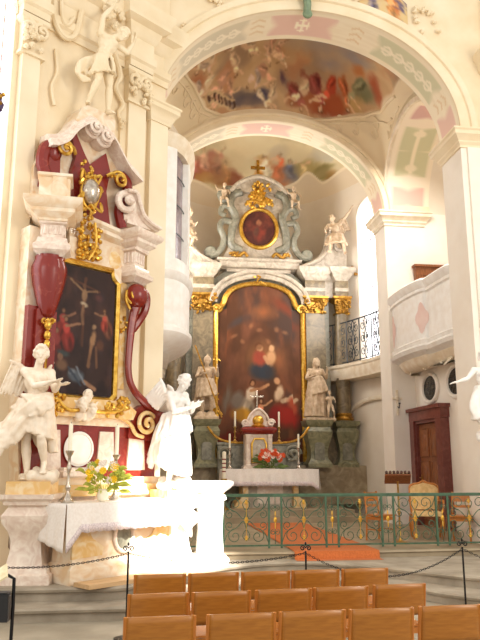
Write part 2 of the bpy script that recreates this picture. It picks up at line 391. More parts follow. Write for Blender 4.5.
def soffit(name, t0, t1):
    """painted underside: pink and sage panels in a white frame"""
    c = Cv(300, 26, (240, 226, 200))
    c.cloud((226, 208, 176), 12, 5, 0.4, 0.8, 0.5)
    pink, sage, grey = (226, 190, 174), (208, 202, 168), (214, 202, 176)
    inside = np.clip((0.5-np.abs(c.Y-0.5)-0.13)*30, 0, 1)
    def panel(a0, a1, col, orn):
        m = inside*np.clip((c.X-a0)*250, 0, 1)*np.clip((a1-c.X)*250, 0, 1)
        m = m*np.clip(((np.abs(c.Y-0.5)-0.16)*3+(np.minimum(c.X-a0, a1-c.X))*55), 0, 1); c.mix(m, col)
        L = a1-a0; mid = (a0+a1)/2
        if orn == 'leaf':
            for k in range(5):
                x = a0+L*(0.18+0.16*k); w = 0.012
                c.stroke([(x-L*0.07, 0.5), (x, 0.36), (x+L*0.05, 0.42)], 0.0034, (240, 228, 204)); c.stroke([(x-L*0.07, 0.5), (x, 0.64), (x+L*0.05, 0.58)], 0.0034, (240, 228, 204))
                c.stroke([(x-L*0.08, 0.5), (x+L*0.08, 0.5)], 0.003, (240, 228, 204))
        if orn == 'cross':
            for dx, dy in ((0.014, 0), (-0.014, 0), (0, 0.2), (0, -0.2)): c.stroke([(mid, 0.5), (mid+dx, 0.5+dy)], 0.0036, (246, 234, 208)); c.stroke([(mid+dx*.9-dy*.03, 0.5+dy*.9-dx*8), (mid+dx*.9+dy*.03, 0.5+dy*.9+dx*8)], 0.003, (246, 234, 208))
    panel(0.0, 0.085, pink, ''); panel(0.13, 0.34, sage, 'leaf'); panel(0.43, 0.585, pink, 'cross'); panel(0.63, 0.84, grey, 'leaf'); panel(0.89, 1.0, pink, '')
    for x in (0.107, 0.385, 0.61, 0.865):
        for dy in (0.3, 0.5, 0.7): c.stroke([(x-0.014, dy), (x, dy-0.08), (x+0.014, dy)], 0.003, (226, 200, 160))
    def fn(u, v):
        s, z = ell_pt(PI*u, -0.005); return (s, t0+(t1-t0)*(1-v), z)
    o = painted(c, fn, name, 'vc'); place(o, 'c'); o['kind'] = 'structure'; return o
arch_wall('wall_chancel_arch', 0.0, 0.88, -3.2, 7.0, 'stucco_y')
archivolt('arch_moulding', 0.0, 0.34, 'stucco_y', 0.1); soffit('arch_soffit', -0.02, 0.9)
arch_wall('wall_apse_arch', 4.5, 5.28, -3.6, 4.2, 'stucco_y')
archivolt('arch_moulding', 4.5, 0.22, 'stucco_y', 0.08); soffit('arch_soffit', 4.48, 5.3)

# moulded cornice profiles
CORN = [(0.0, 0.0), (0.03, 0.0), (0.03, 0.05), (0.07, 0.10), (0.07, 0.13), (0.13, 0.2), (0.17, 0.23), (0.17, 0.30), (0.2, 0.33), (0.2, 0.36), (0.0, 0.37)]
def corn(z, k=1.0, kz=1.0): return [(d*k, z+h*kz) for d, h in CORN]
def pier(name, ol, m, z1=ZS, base=True):
    mb = MB(); mb.mould(ol, [(0.06, Z2), (0.06, 0.62), (0.02, 0.68), (0, 0.7), (0, z1)]); return struct(name, mb, m, 'c')
# right pier of the near arch, running out to the right beyond the frame
pier('pier_right', [(AA, 0.0), (7.0, 0.0), (7.0, 0.88), (AA, 0.88)], 'wall')
b = MB(); b.mould([(AA, 0.0), (3.55, 0.0), (3.55, 0.88), (AA, 0.88)], corn(ZS-0.37, 1.0)); struct('pier_cornice', b, 'stucco_y', 'c')
b = MB(); b.mould([(AA+0.12, -0.05), (3.45, -0.05), (3.45, 0.0), (AA+0.12, 0.0)], [(0, 0.7), (0, ZS-0.37)]); struct('pilaster_strip', b, 'wall', 'c')
b = MB(); b.mould([(3.62, -0.28), (7.0, -0.28), (7.0, 0.0), (3.62, 0.0)], [(0.05, Z2), (0.05, 0.6), (0, 0.7), (0, 7.7)]); struct('pilaster', b, 'wall', 'c')
# left pier
pier('pier_left', [(-3.25, 0.0), (-AA, 0.0), (-AA, 0.88), (-3.25, 0.88)], 'wall')
b = MB(); b.mould([(-3.45, 0.0), (-AA, 0.0), (-AA, 0.88), (-3.45, 0.88)], corn(ZS-0.37, 1.0)); struct('pier_cornice', b, 'stucco_y', 'c')
# far piers carrying the second arch
pier('pier_apse_right', [(AA, 4.5), (5.4, 4.5), (5.4, 5.28), (AA, 5.28)], 'wall')
b = MB(); b.mould([(AA, 4.5), (4.0, 4.5), (4.0, 5.28), (AA, 5.28)], corn(ZS-0.37, 1.0)); struct('pier_cornice', b, 'stucco', 'c')
pier('pier_apse_left', [(-3.6, 4.5), (-AA, 4.5), (-AA, 5.28), (-3.6, 5.28)], 'wall')
b = MB(); b.mould([(-4.0, 4.5), (-AA, 4.5), (-AA, 5.28), (-4.0, 5.28)], corn(ZS-0.37, 1.0)); struct('pier_cornice', b, 'stucco', 'c')

# right lateral wall of the chancel with marble door, two oval windows and an upper doorway
SL = 3.55
b = MB(); b.mould([(SL, 0.86), (SL+1.8, 0.86), (SL+1.8, 4.6), (SL, 4.6)], [(0, Z3-0.02), (0, 4.6)]); struct('wall_right', b, 'wall', 'c')
b = MB(); b.mould([(5.1, 0.86), (5.4, 0.86), (5.4, 4.6), (5.1, 4.6)], [(0, 4.6), (0, 10.6)]); struct('wall_right_upper', b, 'greywall', 'c')
# lateral arch soffit with painted panels above the gallery
LT, LA = 2.68, 1.85
def lat_fn(s0, s1):
    def fn(u, v):
        th = PI*u; return (s0+(s1-s0)*v, LT-LA*math.cos(th)*0.99, ZS+1.9*math.sin(th)-0.01)
    return fn
c = Cv(200, 24, (240, 226, 204)); ins = np.clip((0.5-np.abs(c.Y-0.5)-0.12)*30, 0, 1)
def lpanel(a0, a1, col):
    m = ins*np.clip((c.X-a0)*200, 0, 1)*np.clip((a1-c.X)*200, 0, 1)*np.clip((np.abs(c.Y-0.5)-0.1)*3+np.minimum(c.X-a0, a1-c.X)*45, 0, 1); c.mix(m, col)
lpanel(0.02, 0.12, (224, 184, 170)); lpanel(0.16, 0.40, (204, 200, 164)); lpanel(0.44, 0.56, (214, 174, 166)); lpanel(0.60, 0.84, (204, 200, 164)); lpanel(0.88, 0.98, (224, 184, 170))
lpanel(0.72, 0.73, (240, 226, 204))
for a0 in (0.28, 0.72): c.stroke([(a0-0.1, 0.5), (a0+0.1, 0.5)], 0.006, (238, 226, 200)); c.blob(a0+0.08, 0.5, 0.02, 0.02, (238, 226, 200)); c.blob(a0-0.08, 0.5, 0.02, 0.02, (238, 226, 200))
b = MB(); b.grid(lat_fn(4.18, 5.3), 40, 2); struct('recess_vault', b, 'greywall', 'c')
o = painted(c, lat_fn(3.02, 4.2), 'side_arch_soffit', 'vc'); place(o, 'c'); o['kind'] = 'structure'
b = MB(); N = 40; vs = []
for i in range(N+1):
    th = PI*i/N; t, z = LT-LA*math.cos(th), ZS+1.9*math.sin(th)
    for dr, ds in ((0, 0.02), (0, -0.05), (0.12, -0.05), (0.16, 0.02)):
        vs.append((3.0+ds, LT-(LA+dr)*math.cos(th), ZS+(1.9+dr)*math.sin(th)))
b.add(vs, [(i*4+k, i*4+k+1, (i+1)*4+k+1, (i+1)*4+k) for i in range(N) for k in range(3)]); struct('side_arch_moulding', b, 'stucco', 'c')

# marble-framed door
d = thing('door', 'carved brown wooden door in a red marble frame under the balcony', 'door', W(SL, 3.6, Z3), CH_A-PI/2); d['kind'] = 'structure'; d.name = 'door_1'
b = MB()                                            # local x runs along the wall (towards the nave is +x), -y faces the chancel
for sx in (-1, 1): b.box((sx*0.80, -0.09, 1.24), (0.30, 0.22, 2.48)); b.box((sx*0.68, -0.04, 1.22), (0.10, 0.2, 2.44)); b.box((sx*0.80, -0.1, 0.14), (0.36, 0.27, 0.28))
b.box((0, -0.09, 2.52), (1.98, 0.24, 0.24)); b.box((0, -0.05, 2.38), (1.46, 0.2, 0.1)); b.box((0, -0.12, 2.66), (2.1, 0.32, 0.08))
b.obj('door_frame', 'doormarble', d)
b = MB(); b.box((0, -0.03, 1.16), (1.28, 0.06, 2.32)); lf = b.obj('door_leaf', 'woodd', d)
b = MB()
for z0, z1 in ((0.15, 0.75), (0.87, 1.45), (1.57, 2.2)):
    for sx in (-1, 1):
        x0 = sx*0.32; ol = [(x0-0.24, z0), (x0+0.24, z0), (x0+0.24, z1), (x0-0.24, z1)]
        b.prism([(x0-0.22, z0), (x0+0.22, z0), (x0+0.22, z1), (x0-0.22, z1)], -0.08, -0.06); b.tube([(x, -0.075, z) for x, z in ol], 0.022, 6, closed=True)
        b.ell((x0, -0.08, (z0+z1)/2), (0.12, 0.025, 0.2))
b.obj('door_panels', 'woodd', lf)
b = MB(); b.box((-0.56, -0.085, 1.05), (0.05, 0.02, 0.2)); b.tube([(-0.56, -0.1, 1.08), (-0.56, -0.14, 1.08), (-0.44, -0.14, 1.08)], 0.012); b.obj('door_handle', 'brass', lf)
# upper doorway, dark, above the gallery
d2 = thing('door_2', 'dark wooden upper doorway above the balcony', 'door', W(4.72, 4.47, 4.75), CH_A); d2['kind'] = 'structure'
b = MB()
for sx in (-1, 1): b.box((sx*0.95, -0.05, 0.9), (0.22, 0.14, 1.85)); b.box((sx*0.83, -0.03, 0.9), (0.06, 0.1, 1.8))
b.box((0, -0.05, 1.9), (2.12, 0.16, 0.22)); b.box((0, -0.07, 2.03), (2.2, 0.22, 0.06)); b.box((0, -0.03, 1.76), (1.7, 0.1, 0.06)); b.obj('door_frame', 'woodd', d2)
b = MB(); b.box((0, 0.0, 0.88), (1.62, 0.04, 1.74)); b.obj('door_leaf', 'book', d2)
# oval windows
for k, tt in ((1, 3.52), (2, 2.13)):
    w = thing('window_%d' % k, 'oval leaded window over the marble door' if k == 1 else 'oval leaded window half hidden by the right pier', 'window', W(SL, tt, 3.56), CH_A-PI/2); w['kind'] = 'structure'
    b = MB(); R1 = [(0.44*math.cos(2*PI*i/36), -0.03, 0.33*math.sin(2*PI*i/36)) for i in range(36)]
    b.tube(R1, 0.05, 8, closed=True); b.obj('window_frame', 'wall', w)
    b = MB(); b.prism([(0.42*math.cos(2*PI*i/36), 0.31*math.sin(2*PI*i/36)) for i in range(36)], -0.02, -0.005); b.obj('pane', 'glassdark', w)
    b = MB()
    for i in range(-4, 5):
        x = i*0.09; h = 0.29*math.sqrt(max(0, 1-(x/0.4)**2)); b.box((x, -0.024, 0), (0.008, 0.006, 2*h))
    for i in range(-3, 4):
        z = i*0.085; h = 0.4*math.sqrt(max(0, 1-(z/0.3)**2)); b.box((0, -0.024, z), (2*h, 0.006, 0.008))
    b.obj('lead_bars', 'blackm', w)

# curved gallery parapet on the right
gal = bez([(3.6, 4.48), (3.2, 4.42), (2.92, 4.15), (2.82, 3.65), (2.80, 3.05), (2.84, 2.5), (2.90, 2.2), (2.98, 2.12), (2.99, 1.8), (3.0, 1.4), (3.08, 0.95), (3.6, 0.92)], 6)
gal = [(p[0], p[1]) for p in gal]
b = MB(); b.mould(gal[::-1] if False else gal, [(-0.25, 4.1), (-0.1, 4.16), (0.0, 4.22), (0.05, 4.24), (0.1, 4.32), (0.03, 4.38), (0.06, 4.46), (0.0, 4.5), (0.0, 5.5), (0.05, 5.53), (0.03, 5.6), (0.09, 5.68), (0.12, 5.76), (0.05, 5.82), (-0.12, 5.82)], closed=True)
gb = struct('balcony_parapet', b, 'white', 'c')
b = MB(); b.mould(gal, [(-0.34, 3.92), (-0.2, 4.0), (-0.16, 4.06), (-0.08, 4.2)]); struct('balcony_underside', b, 'stucco', 'c')
def on_gal(px, pz, rx, rz, name, m):
    """raised painted or stucco field lying on the curved parapet"""
    L = [0.0]
    for p, q in zip(gal[:-1], gal[1:]): L.append(L[-1]+math.hypot(q[0]-p[0], q[1]-p[1]))
    def at(d):
        for i in range(len(gal)-1):
            if L[i+1] >= d:
                k = (d-L[i])/(L[i+1]-L[i]+1e-9); p, q = gal[i], gal[i+1]; tx, ty = q[0]-p[0], q[1]-p[1]; l = math.hypot(tx, ty)
                return p[0]+tx*k+ty/l*(1 if True else -1)*0.0, p[1]+ty*k, ty/l, -tx/l
    mb = MB(); vs = [];
    def fn(u, v):
        a = 2*PI*u; rr = v*(1+0.18*math.cos(4*a)); x, y, nx, ny = at(px+rx*rr*math.cos(a)); return (x+nx*0.012, y+ny*0.012, pz+rz*rr*math.sin(a))
    mb.grid(fn, 28, 4); struct(name, mb, m, 'c')
on_gal(1.05, 4.95, 0.22, 0.34, 'parapet_painted_field', 'pinkp'); on_gal(2.72, 4.95, 0.2, 0.3, 'parapet_painted_field', 'pinkp')
b = MB(); leafwork(b, 0, 0, 2.0, 0.12, 44, 4, 0.0, 0.022)
o = b.obj('stucco_foliage', 'stucco'); o.location = W(3.34, 2.6, 4.06); o.rotation_euler = (math.radians(-50), 0, CH_A-PI/2); o['kind'] = 'structure'

# left side: glazed oratory bulging out behind the left pier
ora = bez([(-3.3, 0.9), (-2.75, 0.92), (-2.42, 1.2), (-2.22, 1.8), (-2.16, 2.6), (-2.22, 3.4), (-2.42, 4.1), (-2.75, 4.42), (-3.3, 4.46)], 6); ora = [(p[0], p[1]) for p in ora]
ora_in = ora
b = MB(); b.mould(ora, [(-0.7, 3.92), (-0.45, 4.0), (-0.2, 4.1), (-0.02, 4.2), (0.04, 4.28), (0.04, 4.36), (-0.02, 4.42), (-0.02, 5.3), (0.03, 5.36), (0.05, 5.46), (-0.03, 5.52), (-0.03, 5.75)]); struct('oratory_parapet', b, 'white', 'c')
b = MB(); b.mould(ora, [(-0.05, 8.0), (-0.02, 8.1), (0.05, 8.22), (0.05, 8.32), (-0.1, 8.4), (-0.3, 8.75), (-0.6, 9.0)]); struct('oratory_cornice', b, 'stucco', 'c')
n = len(ora)
for i0, i1, k in ((0, 11, 0), (17, 24, 0), (30, 36, 0), (42, n-1, 0)):
    b = MB(); seg = ora[i0:i1+1]; inn = [(p[0]-0.22, p[1]) for p in seg]
    b.mould([(p[0], p[1]) for p in seg]+inn[::-1], [(-0.04, 5.7), (-0.04, 8.05)]); struct('oratory_mullion', b, 'white', 'c')
b = MB(); b.mould(ora, [(-0.16, 5.7), (-0.16, 8.05)]); struct('window_3', b, 'greystone', 'c')
b = MB()
for z in (6.3, 6.9, 7.5): b.tube([(p[0]-0.13, p[1], z) for p in ora], 0.012, 5)
struct('window_bars', b, 'iron', 'c')
b = MB(); b.slab([(-3.8, 0.86), (-3.25, 0.86), (-3.25, 4.55), (-3.8, 4.55)], Z3-0.02, 10.4); struct('wall_chancel_left', b, 'wall', 'c')
# left lateral arch lunette over the oratory
b = MB(); b.add([(-3.24, LT-LA*math.cos(PI*i/30), ZS+1.9*math.sin(PI*i/30)) for i in range(31)], [tuple(range(31))]); struct('lunette_left', b, 'stucco', 'c')

# ------------------------------------------------------------------ chancel vault with its fresco
V0, V1 = 0.85, 4.52; VT = (V0+V1)/2; VH = (V1-V0)/2
def sail(s, t):
    return ZS+(BB+0.05)*math.sqrt(max(0, 1-(s/3.02)**2))+1.9*math.sqrt(max(0, 1-((t-VT)/(VH+0.005))**2))

c = Cv(280, 240, (196, 160, 120))
def fp(s, t):
    tau = max(-1, min(1, (t-VT)/VH)); return (s/6.0+0.5, 1-math.acos(-tau)/PI)
c.cloud((212, 180, 138), 6, 11, 0.42, 0.62, 0.9); c.cloud((158, 132, 108), 5, 12, 0.5, 0.66, 0.8); c.cloud((196, 130, 92), 9, 13, 0.56, 0.72, 0.55)
def vb(s, t, rx, ry, col, ang=0.0, soft=0.5, al=0.9): x, y = fp(s, t); c.blob(x, y, rx, ry, col, ang, soft, al)
vb(1.2, 3.4, 0.15, 0.06, (158, 148, 146), 0.2, 0.9); vb(1.9, 3.3, 0.10, 0.06, (150, 144, 142), 0.4, 0.9, 0.9); vb(0.4, 3.5, 0.15, 0.05, (184, 164, 138), 0, 0.9)
vb(-0.7, 4.42, 0.10, 0.035, (92, 84, 88), -0.1, 0.6); vb(-0.2, 4.4, 0.05, 0.03, (84, 76, 92), 0.2, 0.6); vb(0.35, 4.22, 0.02, 0.04, (84, 62, 82), 0.3, 0.6)
vb(-1.95, 4.08, 0.06, 0.05, (168, 92, 60), -0.5, 0.8, 0.7); vb(-2.2, 4.2, 0.04, 0.06, (150, 84, 52), -0.5, 0.8, 0.7)
vb(1.3, 4.38, 0.11, 0.05, (156, 66, 40), 0.1, 0.6); vb(0.75, 4.42, 0.07, 0.04, (150, 70, 44), 0.2, 0.6); vb(1.75, 4.3, 0.06, 0.05, (170, 88, 52), 0, 0.6); vb(1.0, 4.2, 0.06, 0.025, (120, 40, 38), -0.6, 0.6)
vb(2.1, 4.22, 0.05, 0.04, (196, 150, 92), 0.3, 0.8); vb(2.3, 3.9, 0.04, 0.04, (108, 112, 78), 0.5, 0.7); vb(2.5, 3.6, 0.03, 0.05, (168, 84, 56), 0.5, 0.7); vb(2.1, 3.55, 0.035, 0.04, (186, 118, 70), 0, 0.7)
r = random.Random(5)
def figs(n, s0, s1, t0, t1, robes, h0, h1):
    for k in range(n):
        s_ = r.uniform(s0, s1); t_ = r.uniform(t0, t1); x, y = fp(s_, t_)
        c.person(x, y+0.04, r.uniform(h0, h1), r.choice(robes), (226, 190, 152), r.uniform(-1.3, 1.3), (r.choice((-1, 1)), r.uniform(-1, 1)))
pale = [(222, 190, 154), (212, 172, 140), (200, 152, 124), (228, 204, 168), (176, 156, 140)]
figs(26, -2.0, 0.7, 3.5, 4.36, pale, .07, .12)
vb(-0.75, 4.46, 0.10, 0.03, (96, 88, 94), -0.1, 0.6); vb(-0.25, 4.44, 0.05, 0.03, (84, 78, 96), 0.2, 0.6)
vb(1.15, 4.40, 0.13, 0.055, (158, 78, 48), 0.1, 0.7); vb(1.75, 4.30, 0.08, 0.06, (166, 86, 52), 0, 0.7); vb(0.7, 4.45, 0.06, 0.03, (150, 76, 50), 0.2, 0.7); vb(2.15, 4.12, 0.06, 0.045, (196, 160, 104), 0.3, 0.8); vb(2.4, 3.8, 0.04, 0.05, (120, 118, 86), 0.5, 0.8); vb(2.6, 3.6, 0.025, 0.05, (166, 92, 62), 0.5, 0.8)
vb(1.4, 3.75, 0.09, 0.04, (150, 142, 144), 0.1, 0.9, 0.8)
for s_, t_, h, rb, ln in ((-0.3, 4.42, 0.10, (230, 210, 178), .8), (0.02, 4.38, 0.12, (214, 186, 150), -.6), (0.6, 4.3, 0.15, (128, 52, 50), .7), (0.85, 4.22, 0.15, (226, 196, 160), -.9), (1.15, 4.12, 0.16, (134, 56, 54), .5), (1.55, 4.05, 0.15, (176, 72, 48), -.4), (1.85, 3.95, 0.14, (180, 100, 62), .6), (2.2, 3.8, 0.13, (124, 122, 90), -.5)):
    x, y = fp(s_, t_); c.person(x, y+.03, h, rb, (228, 190, 150), ln, (r.choice((-1, 1)), 0.7))
# painted balustrade at the left
x0, y0 = fp(-1.62, 4.36); x1, y1 = fp(-0.95, 4.47)
c.stroke([(x0, y0-0.012), (x1, y1-0.02)], 0.008, (214, 186, 144)); c.stroke([(x0, y0+0.03), (x1, y1+0.02)], 0.008, (206, 178, 136))
for k in range(7):
    f = k/6; x = x0+(x1-x0)*f; y = y0+(y1-y0)*f; c.stroke([(x, y-0.008), (x, y+0.016)], 0.0055, (74, 52, 46))
# stucco corners framing the fresco
c.finish(.018, (196, 158, 116), .35)
bn = c.noise(5, 31, 2)
V = 1-c.Y
scal = 0.012*np.abs(np.sin(V*26+c.X*20))+0.012*(bn-0.5)
RC = ([.40, .55, .71, .80, .872, .93, .97, 1.0], [1.0, .982, .955, .905, .83, .75, .66, .60]); LC = ([.5, .70, .777, .895, .95, .98, 1.0], [.06, .12, .16, .21, .27, .36, .45])
wm = np.clip((c.X-np.interp(V, RC[0], RC[1])+scal)*110, 0, 1); wl = np.clip((np.interp(V, LC[0], LC[1])-c.X+scal)*110, 0, 1)
wb = np.clip((0.03-np.minimum(c.X, 1-c.X))*150, 0, 1)
c.mix(np.clip(wm+wl+wb, 0, 1), (232, 214, 180))
def vault_fn(u, v):
    s = -3.0+6.0*u; t = VT-VH*math.cos(PI*v); return (s, t, sail(s, t))
o = painted(c, vault_fn, 'ceiling', 'vc'); place(o, 'c'); o['kind'] = 'structure'
# stucco scroll frames on the vault corners
b = MB()
def onv(s, t, d=0.03): return (s, t, sail(s, t)-d)
def cst(X, V): return (min(2.97, max(-2.97, (X-.5)*6)), VT-VH*math.cos(PI*V))
for cv_, sg in ((RC, 1), (LC, -1)):
    vs_ = [.58+.40*i/30 for i in range(31)]
    for d, rr in ((.004, .05), (.03, .03)):
        b.tube([onv(*cst(float(np.interp(v, cv_[0], cv_[1]))+sg*d, v), .03) for v in vs_], rr, 6)
    for v in (.70, .80, .87, .92):
        X0 = float(np.interp(v, cv_[0], cv_[1]))+sg*.03
        for q in (-1, 1):
            b.tube([onv(*cst(X0+sg*(.012+.012*math.cos(a)), v+q*.02+.02*math.sin(a)), .03) for a in [q*(2.6-i*.55) for i in range(10)]], [.03-.0015*i for i in range(10)], 6)
struct('stucco_cartouche', b, 'stucco_y', 'c')
b = MB(); b.slab([(-3.9, 0.86), (4.5, 0.86), (4.5, 4.52), (-3.9, 4.52)], ZTOP-0.1, ZTOP); struct('roof_chancel', b, 'wall', 'c')

# ------------------------------------------------------------------ apse: wall, half dome with fresco, window, gallery ledge
AS, AT, T0 = 3.9, 5.6, 5.2
def apw(a, k=1.0, dz=0): return (AS*k*math.cos(a), T0+AT*k*math.sin(a))
WIN_A = None
WT = 11.0
def aw(z0, z1, a0, a1, n=40, m='greywall', name='wall_apse'):
    mb = MB(); vs = []
    for i in range(n+1):
        a = a0+(a1-a0)*i/n; x, y = apw(a); x2, y2 = apw(a, 1.1); vs += [(x, y, z0), (x, y, z1), (x2, y2, z0), (x2, y2, z1)]
    fs = []
    for i in range(n):
        o = 4*i; p = o+4; fs += [(o, p, p+1, o+1), (p+2, o+2, o+3, p+3), (o+1, p+1, p+3, o+3), (p, o, o+2, p+2)]
    fs += [(0, 1, 3, 2), (4*n+1, 4*n, 4*n+2, 4*n+3)]
    mb.add(vs, fs); return struct(name, mb, m, 'c')
wa0, wa1, wz0, wz1 = 0.27, 0.545, 4.75, 9.45           # window opening on the right, angles along the wall
aw(Z3, wz0, 0.0, PI); aw(wz0, WT, 0.0, wa0, 4); aw(wz0, WT, wa1, PI-wa1, 40); aw(wz0, WT, PI-wa0, PI, 4)
for ws in (0, 1):                                     # arched head over each window
    f = (lambda a: a) if ws == 0 else (lambda a: PI-a)
    n = 14; mb = MB(); vs = []
    for i in range(n+1):
        a = wa0+(wa1-wa0)*i/n; q = (2*i/n-1); zt = wz1+0.5*math.sqrt(max(0, 1-q*q))
        x, y = apw(f(a)); x2, y2 = apw(f(a), 1.1); vs += [(x, y, zt), (x, y, WT), (x2, y2, zt), (x2, y2, WT)]
    fs = []
    for i in range(n): o = 4*i; p = o+4; fs += [(o, p, p+1, o+1), (p, o, o+2, p+2), (p+2, o+2, o+3, p+3)]
    mb.add(vs, fs); struct('wall_apse_window_head', mb, 'greywall', 'c')
    mb = MB(); vs = []
    for i in range(n+1):
        a = wa0+(wa1-wa0)*i/n; q = (2*i/n-1); x, y = apw(f(a), 1.075); vs += [(x, y, wz0), (x, y, wz1+0.5*math.sqrt(max(0, 1-q*q)))]
    mb.add(vs, [(2*i, 2*i+2, 2*i+3, 2*i+1) for i in range(n)]); struct('window_4' if ws == 0 else 'window_5', mb, 'day', 'c')
    mb = MB()
    for i in (5, 10):
        x, y = apw(f(wa0+(wa1-wa0)*i/n), 1.06); mb.box((x, y, (wz0+wz1)/2+0.15), (0.02, 0.02, wz1-wz0+0.4))
    for k in range(9):
        z = wz0+0.4+k*0.5; mb.tube([(apw(f(wa0+(wa1-wa0)*i/n), 1.06))+(z,) for i in range(n+1)], 0.009, 5)
    struct('window_bars', mb, 'greystone', 'c')
# half dome with fresco
c = Cv(260, 150, (224, 208, 168))
def fa(s, t):
    x, y = s*(3.9/3.6)/3.9, (t-5.2)/4.3; e = math.acos(min(1, math.hypot(x, y))); return (1-math.atan2(y, x)/PI, 1-e/(PI/2))
c.cloud((222, 208, 170), 6, 21, 0.4, 0.65, 0.9); c.cloud((176, 160, 124), 5, 22, 0.5, 0.7, 0.7)
def ab(s, t, rx, ry, col, ang=0.0, soft=0.5, al=0.9): x, y = fa(s, t); c.blob(x, y, rx, ry, col, ang, soft, al)
ab(-1.5, 8.75, 0.07, 0.05, (176, 92, 78), -0.2); ab(-1.0, 8.85, 0.04, 0.06, (150, 64, 58)); ab(-1.2, 9.0, 0.06, 0.03, (190, 140, 80)); ab(-0.75, 9.0, 0.05, 0.06, (158, 104, 66)); ab(-1.9, 8.3, 0.03, 0.07, (120, 100, 70))
ab(-0.3, 9.15, 0.03, 0.04, (140, 72, 52)); ab(0.75, 8.95, 0.04, 0.06, (204, 130, 52)); ab(1.1, 8.9, 0.045, 0.07, (178, 62, 34)); ab(1.5, 8.75, 0.04, 0.045, (70, 76, 108)); ab(1.0, 8.6, 0.05, 0.05, (206, 190, 160))
ab(1.9, 8.4, 0.05, 0.03, (168, 150, 92)); ab(2.3, 8.2, 0.05, 0.03, (126, 116, 66)); ab(2.6, 8.0, 0.03, 0.03, (150, 104, 50)); ab(2.3, 7.8, 0.06, 0.04, (190, 186, 170))
r = random.Random(9)
for s_, t_, h, rb in ((-1.6, 8.8, 0.13, (196, 120, 106)), (-1.25, 8.85, 0.15, (206, 150, 126)), (-0.9, 8.95, 0.16, (140, 84, 70)), (-0.55, 9.1, 0.11, (176, 116, 70)), (0.5, 9.15, 0.12, (214, 140, 60)), (0.8, 9.05, 0.16, (222, 206, 176)), (1.1, 8.95, 0.15, (196, 74, 40)), (1.45, 8.8, 0.13, (84, 90, 120)), (1.75, 8.65, 0.11, (206, 176, 124))):
    x, y = fa(s_, t_); c.person(x, y+0.02, h, rb, (222, 184, 146), r.uniform(-0.7, 0.7), (r.choice((-1, 1)), 0.4))
c.finish(.02, (214, 190, 148), .5)
sc = 0.05*np.abs(np.sin(c.X*PI*6.5+0.7))+0.03*np.exp(-((c.X-0.5)/0.12)**2)+0.07*np.exp(-((c.X-0.70)/0.03)**2)
lim = 0.135+sc
c.mix(np.clip((lim-(1-c.Y))*120, 0, 1), (226, 208, 180))
c.mix(np.clip((0.012-np.abs(lim-(1-c.Y)))*160, 0, 1), (240, 224, 196))
def dome_fn(u, v):
    a = PI*(1-u); e = v*PI/2; return (3.92*math.cos(e)*math.cos(a), 5.2+5.62*math.cos(e)*math.sin(a), 10.25+3.3*math.sin(e))
o = painted(c, dome_fn, 'ceiling_apse', 'vc'); place(o, 'c'); o['kind'] = 'structure'
# gallery ledge and niche arch on the right of the apse
def ledge(a0, a1, mb, prof, k=1.0, n=16):
    ol = [apw(a0+(a1-a0)*i/n, 0.995) for i in range(n+1)]; inn = [(x-0.55*math.cos(a0+(a1-a0)*i/n), y-0.55*math.sin(a0+(a1-a0)*i/n)) for i, (x, y) in enumerate(ol)]
    mb.mould(ol+inn[::-1], prof)
b = MB(); ledge(0.02, 0.85, b, [(0, 4.3), (0.0, 4.36), (0.04, 4.42), (0.04, 4.62), (0.08, 4.66), (0.08, 4.74), (0, 4.76)]); struct('gallery_ledge', b, 'stucco', 'c')
b = MB(); ledge(PI-0.85, PI-0.02, b, [(0, 4.3), (0.0, 4.36), (0.04, 4.42), (0.04, 4.62), (0.08, 4.66), (0.08, 4.74), (0, 4.76)]); struct('gallery_ledge', b, 'stucco', 'c')
b = MB(); vs = []
for i in range(17):
    a = 0.12+0.6*i/16; q = 2*i/16-1; z = 2.9+0.8*math.sqrt(max(0, 1-q*q)); x, y = apw(a, 0.985); vs.append((x, y, z))
b.tube(vs, 0.07, 8); struct('niche_arch', b, 'stucco', 'c')
b = MB(); b.slab([(AA+0.1, 5.2), (4.4, 5.2), (4.4, 5.4), (AA+0.1, 5.4)], Z3-0.02, 11.0); struct('wall_apse_return', b, 'greywall', 'c')
b = MB(); b.slab([(-4.4, 5.2), (-AA-0.1, 5.2), (-AA-0.1, 5.4), (-4.4, 5.4)], Z3-0.02, 11.0); struct('wall_apse_return', b, 'greywall', 'c')
b = MB(); b.slab([(-4.4, 5.0), (4.6, 5.0), (4.6, 11.6), (-4.4, 11.6)], ZTOP-0.1, ZTOP); struct('roof_apse', b, 'wall', 'c')

# ------------------------------------------------------------------ nave wall carrying the left altar
b = MB(); b.slab([(-1.22, 0.5), (1.84, 0.5), (1.84, 1.2), (-1.22, 1.2)], 0.3, ZTOP); struct('wall_left', b, 'stucco_y', 'a')
def pilaster(u0, u1, ztop):
    mb = MB(); mb.mould([(u0, 0.38), (u1, 0.38), (u1, 0.52), (u0, 0.52)], [(0.05, Z2), (0.05, 0.62), (0.0, 0.7), (0, ztop)]); struct('pilaster', mb, 'wally', 'a')
pilaster(0.92, 1.30, 8.05); pilaster(1.42, 1.82, 7.9); pilaster(-1.12, -0.82, 8.05)
b = MB(); b.mould([(0.80, 0.44), (1.34, 0.44), (1.34, 0.52), (0.80, 0.52)], [(0.03, Z2), (0, 0.7), (0, 8.05)]); struct('pilaster_backing', b, 'stucco_y', 'a')
b = MB(); b.mould([(1.42, 0.38), (1.86, 0.38), (1.86, 0.6), (1.42, 0.6)], corn(7.88, 0.8)); struct('pilaster_cornice', b, 'stucco_y', 'a')
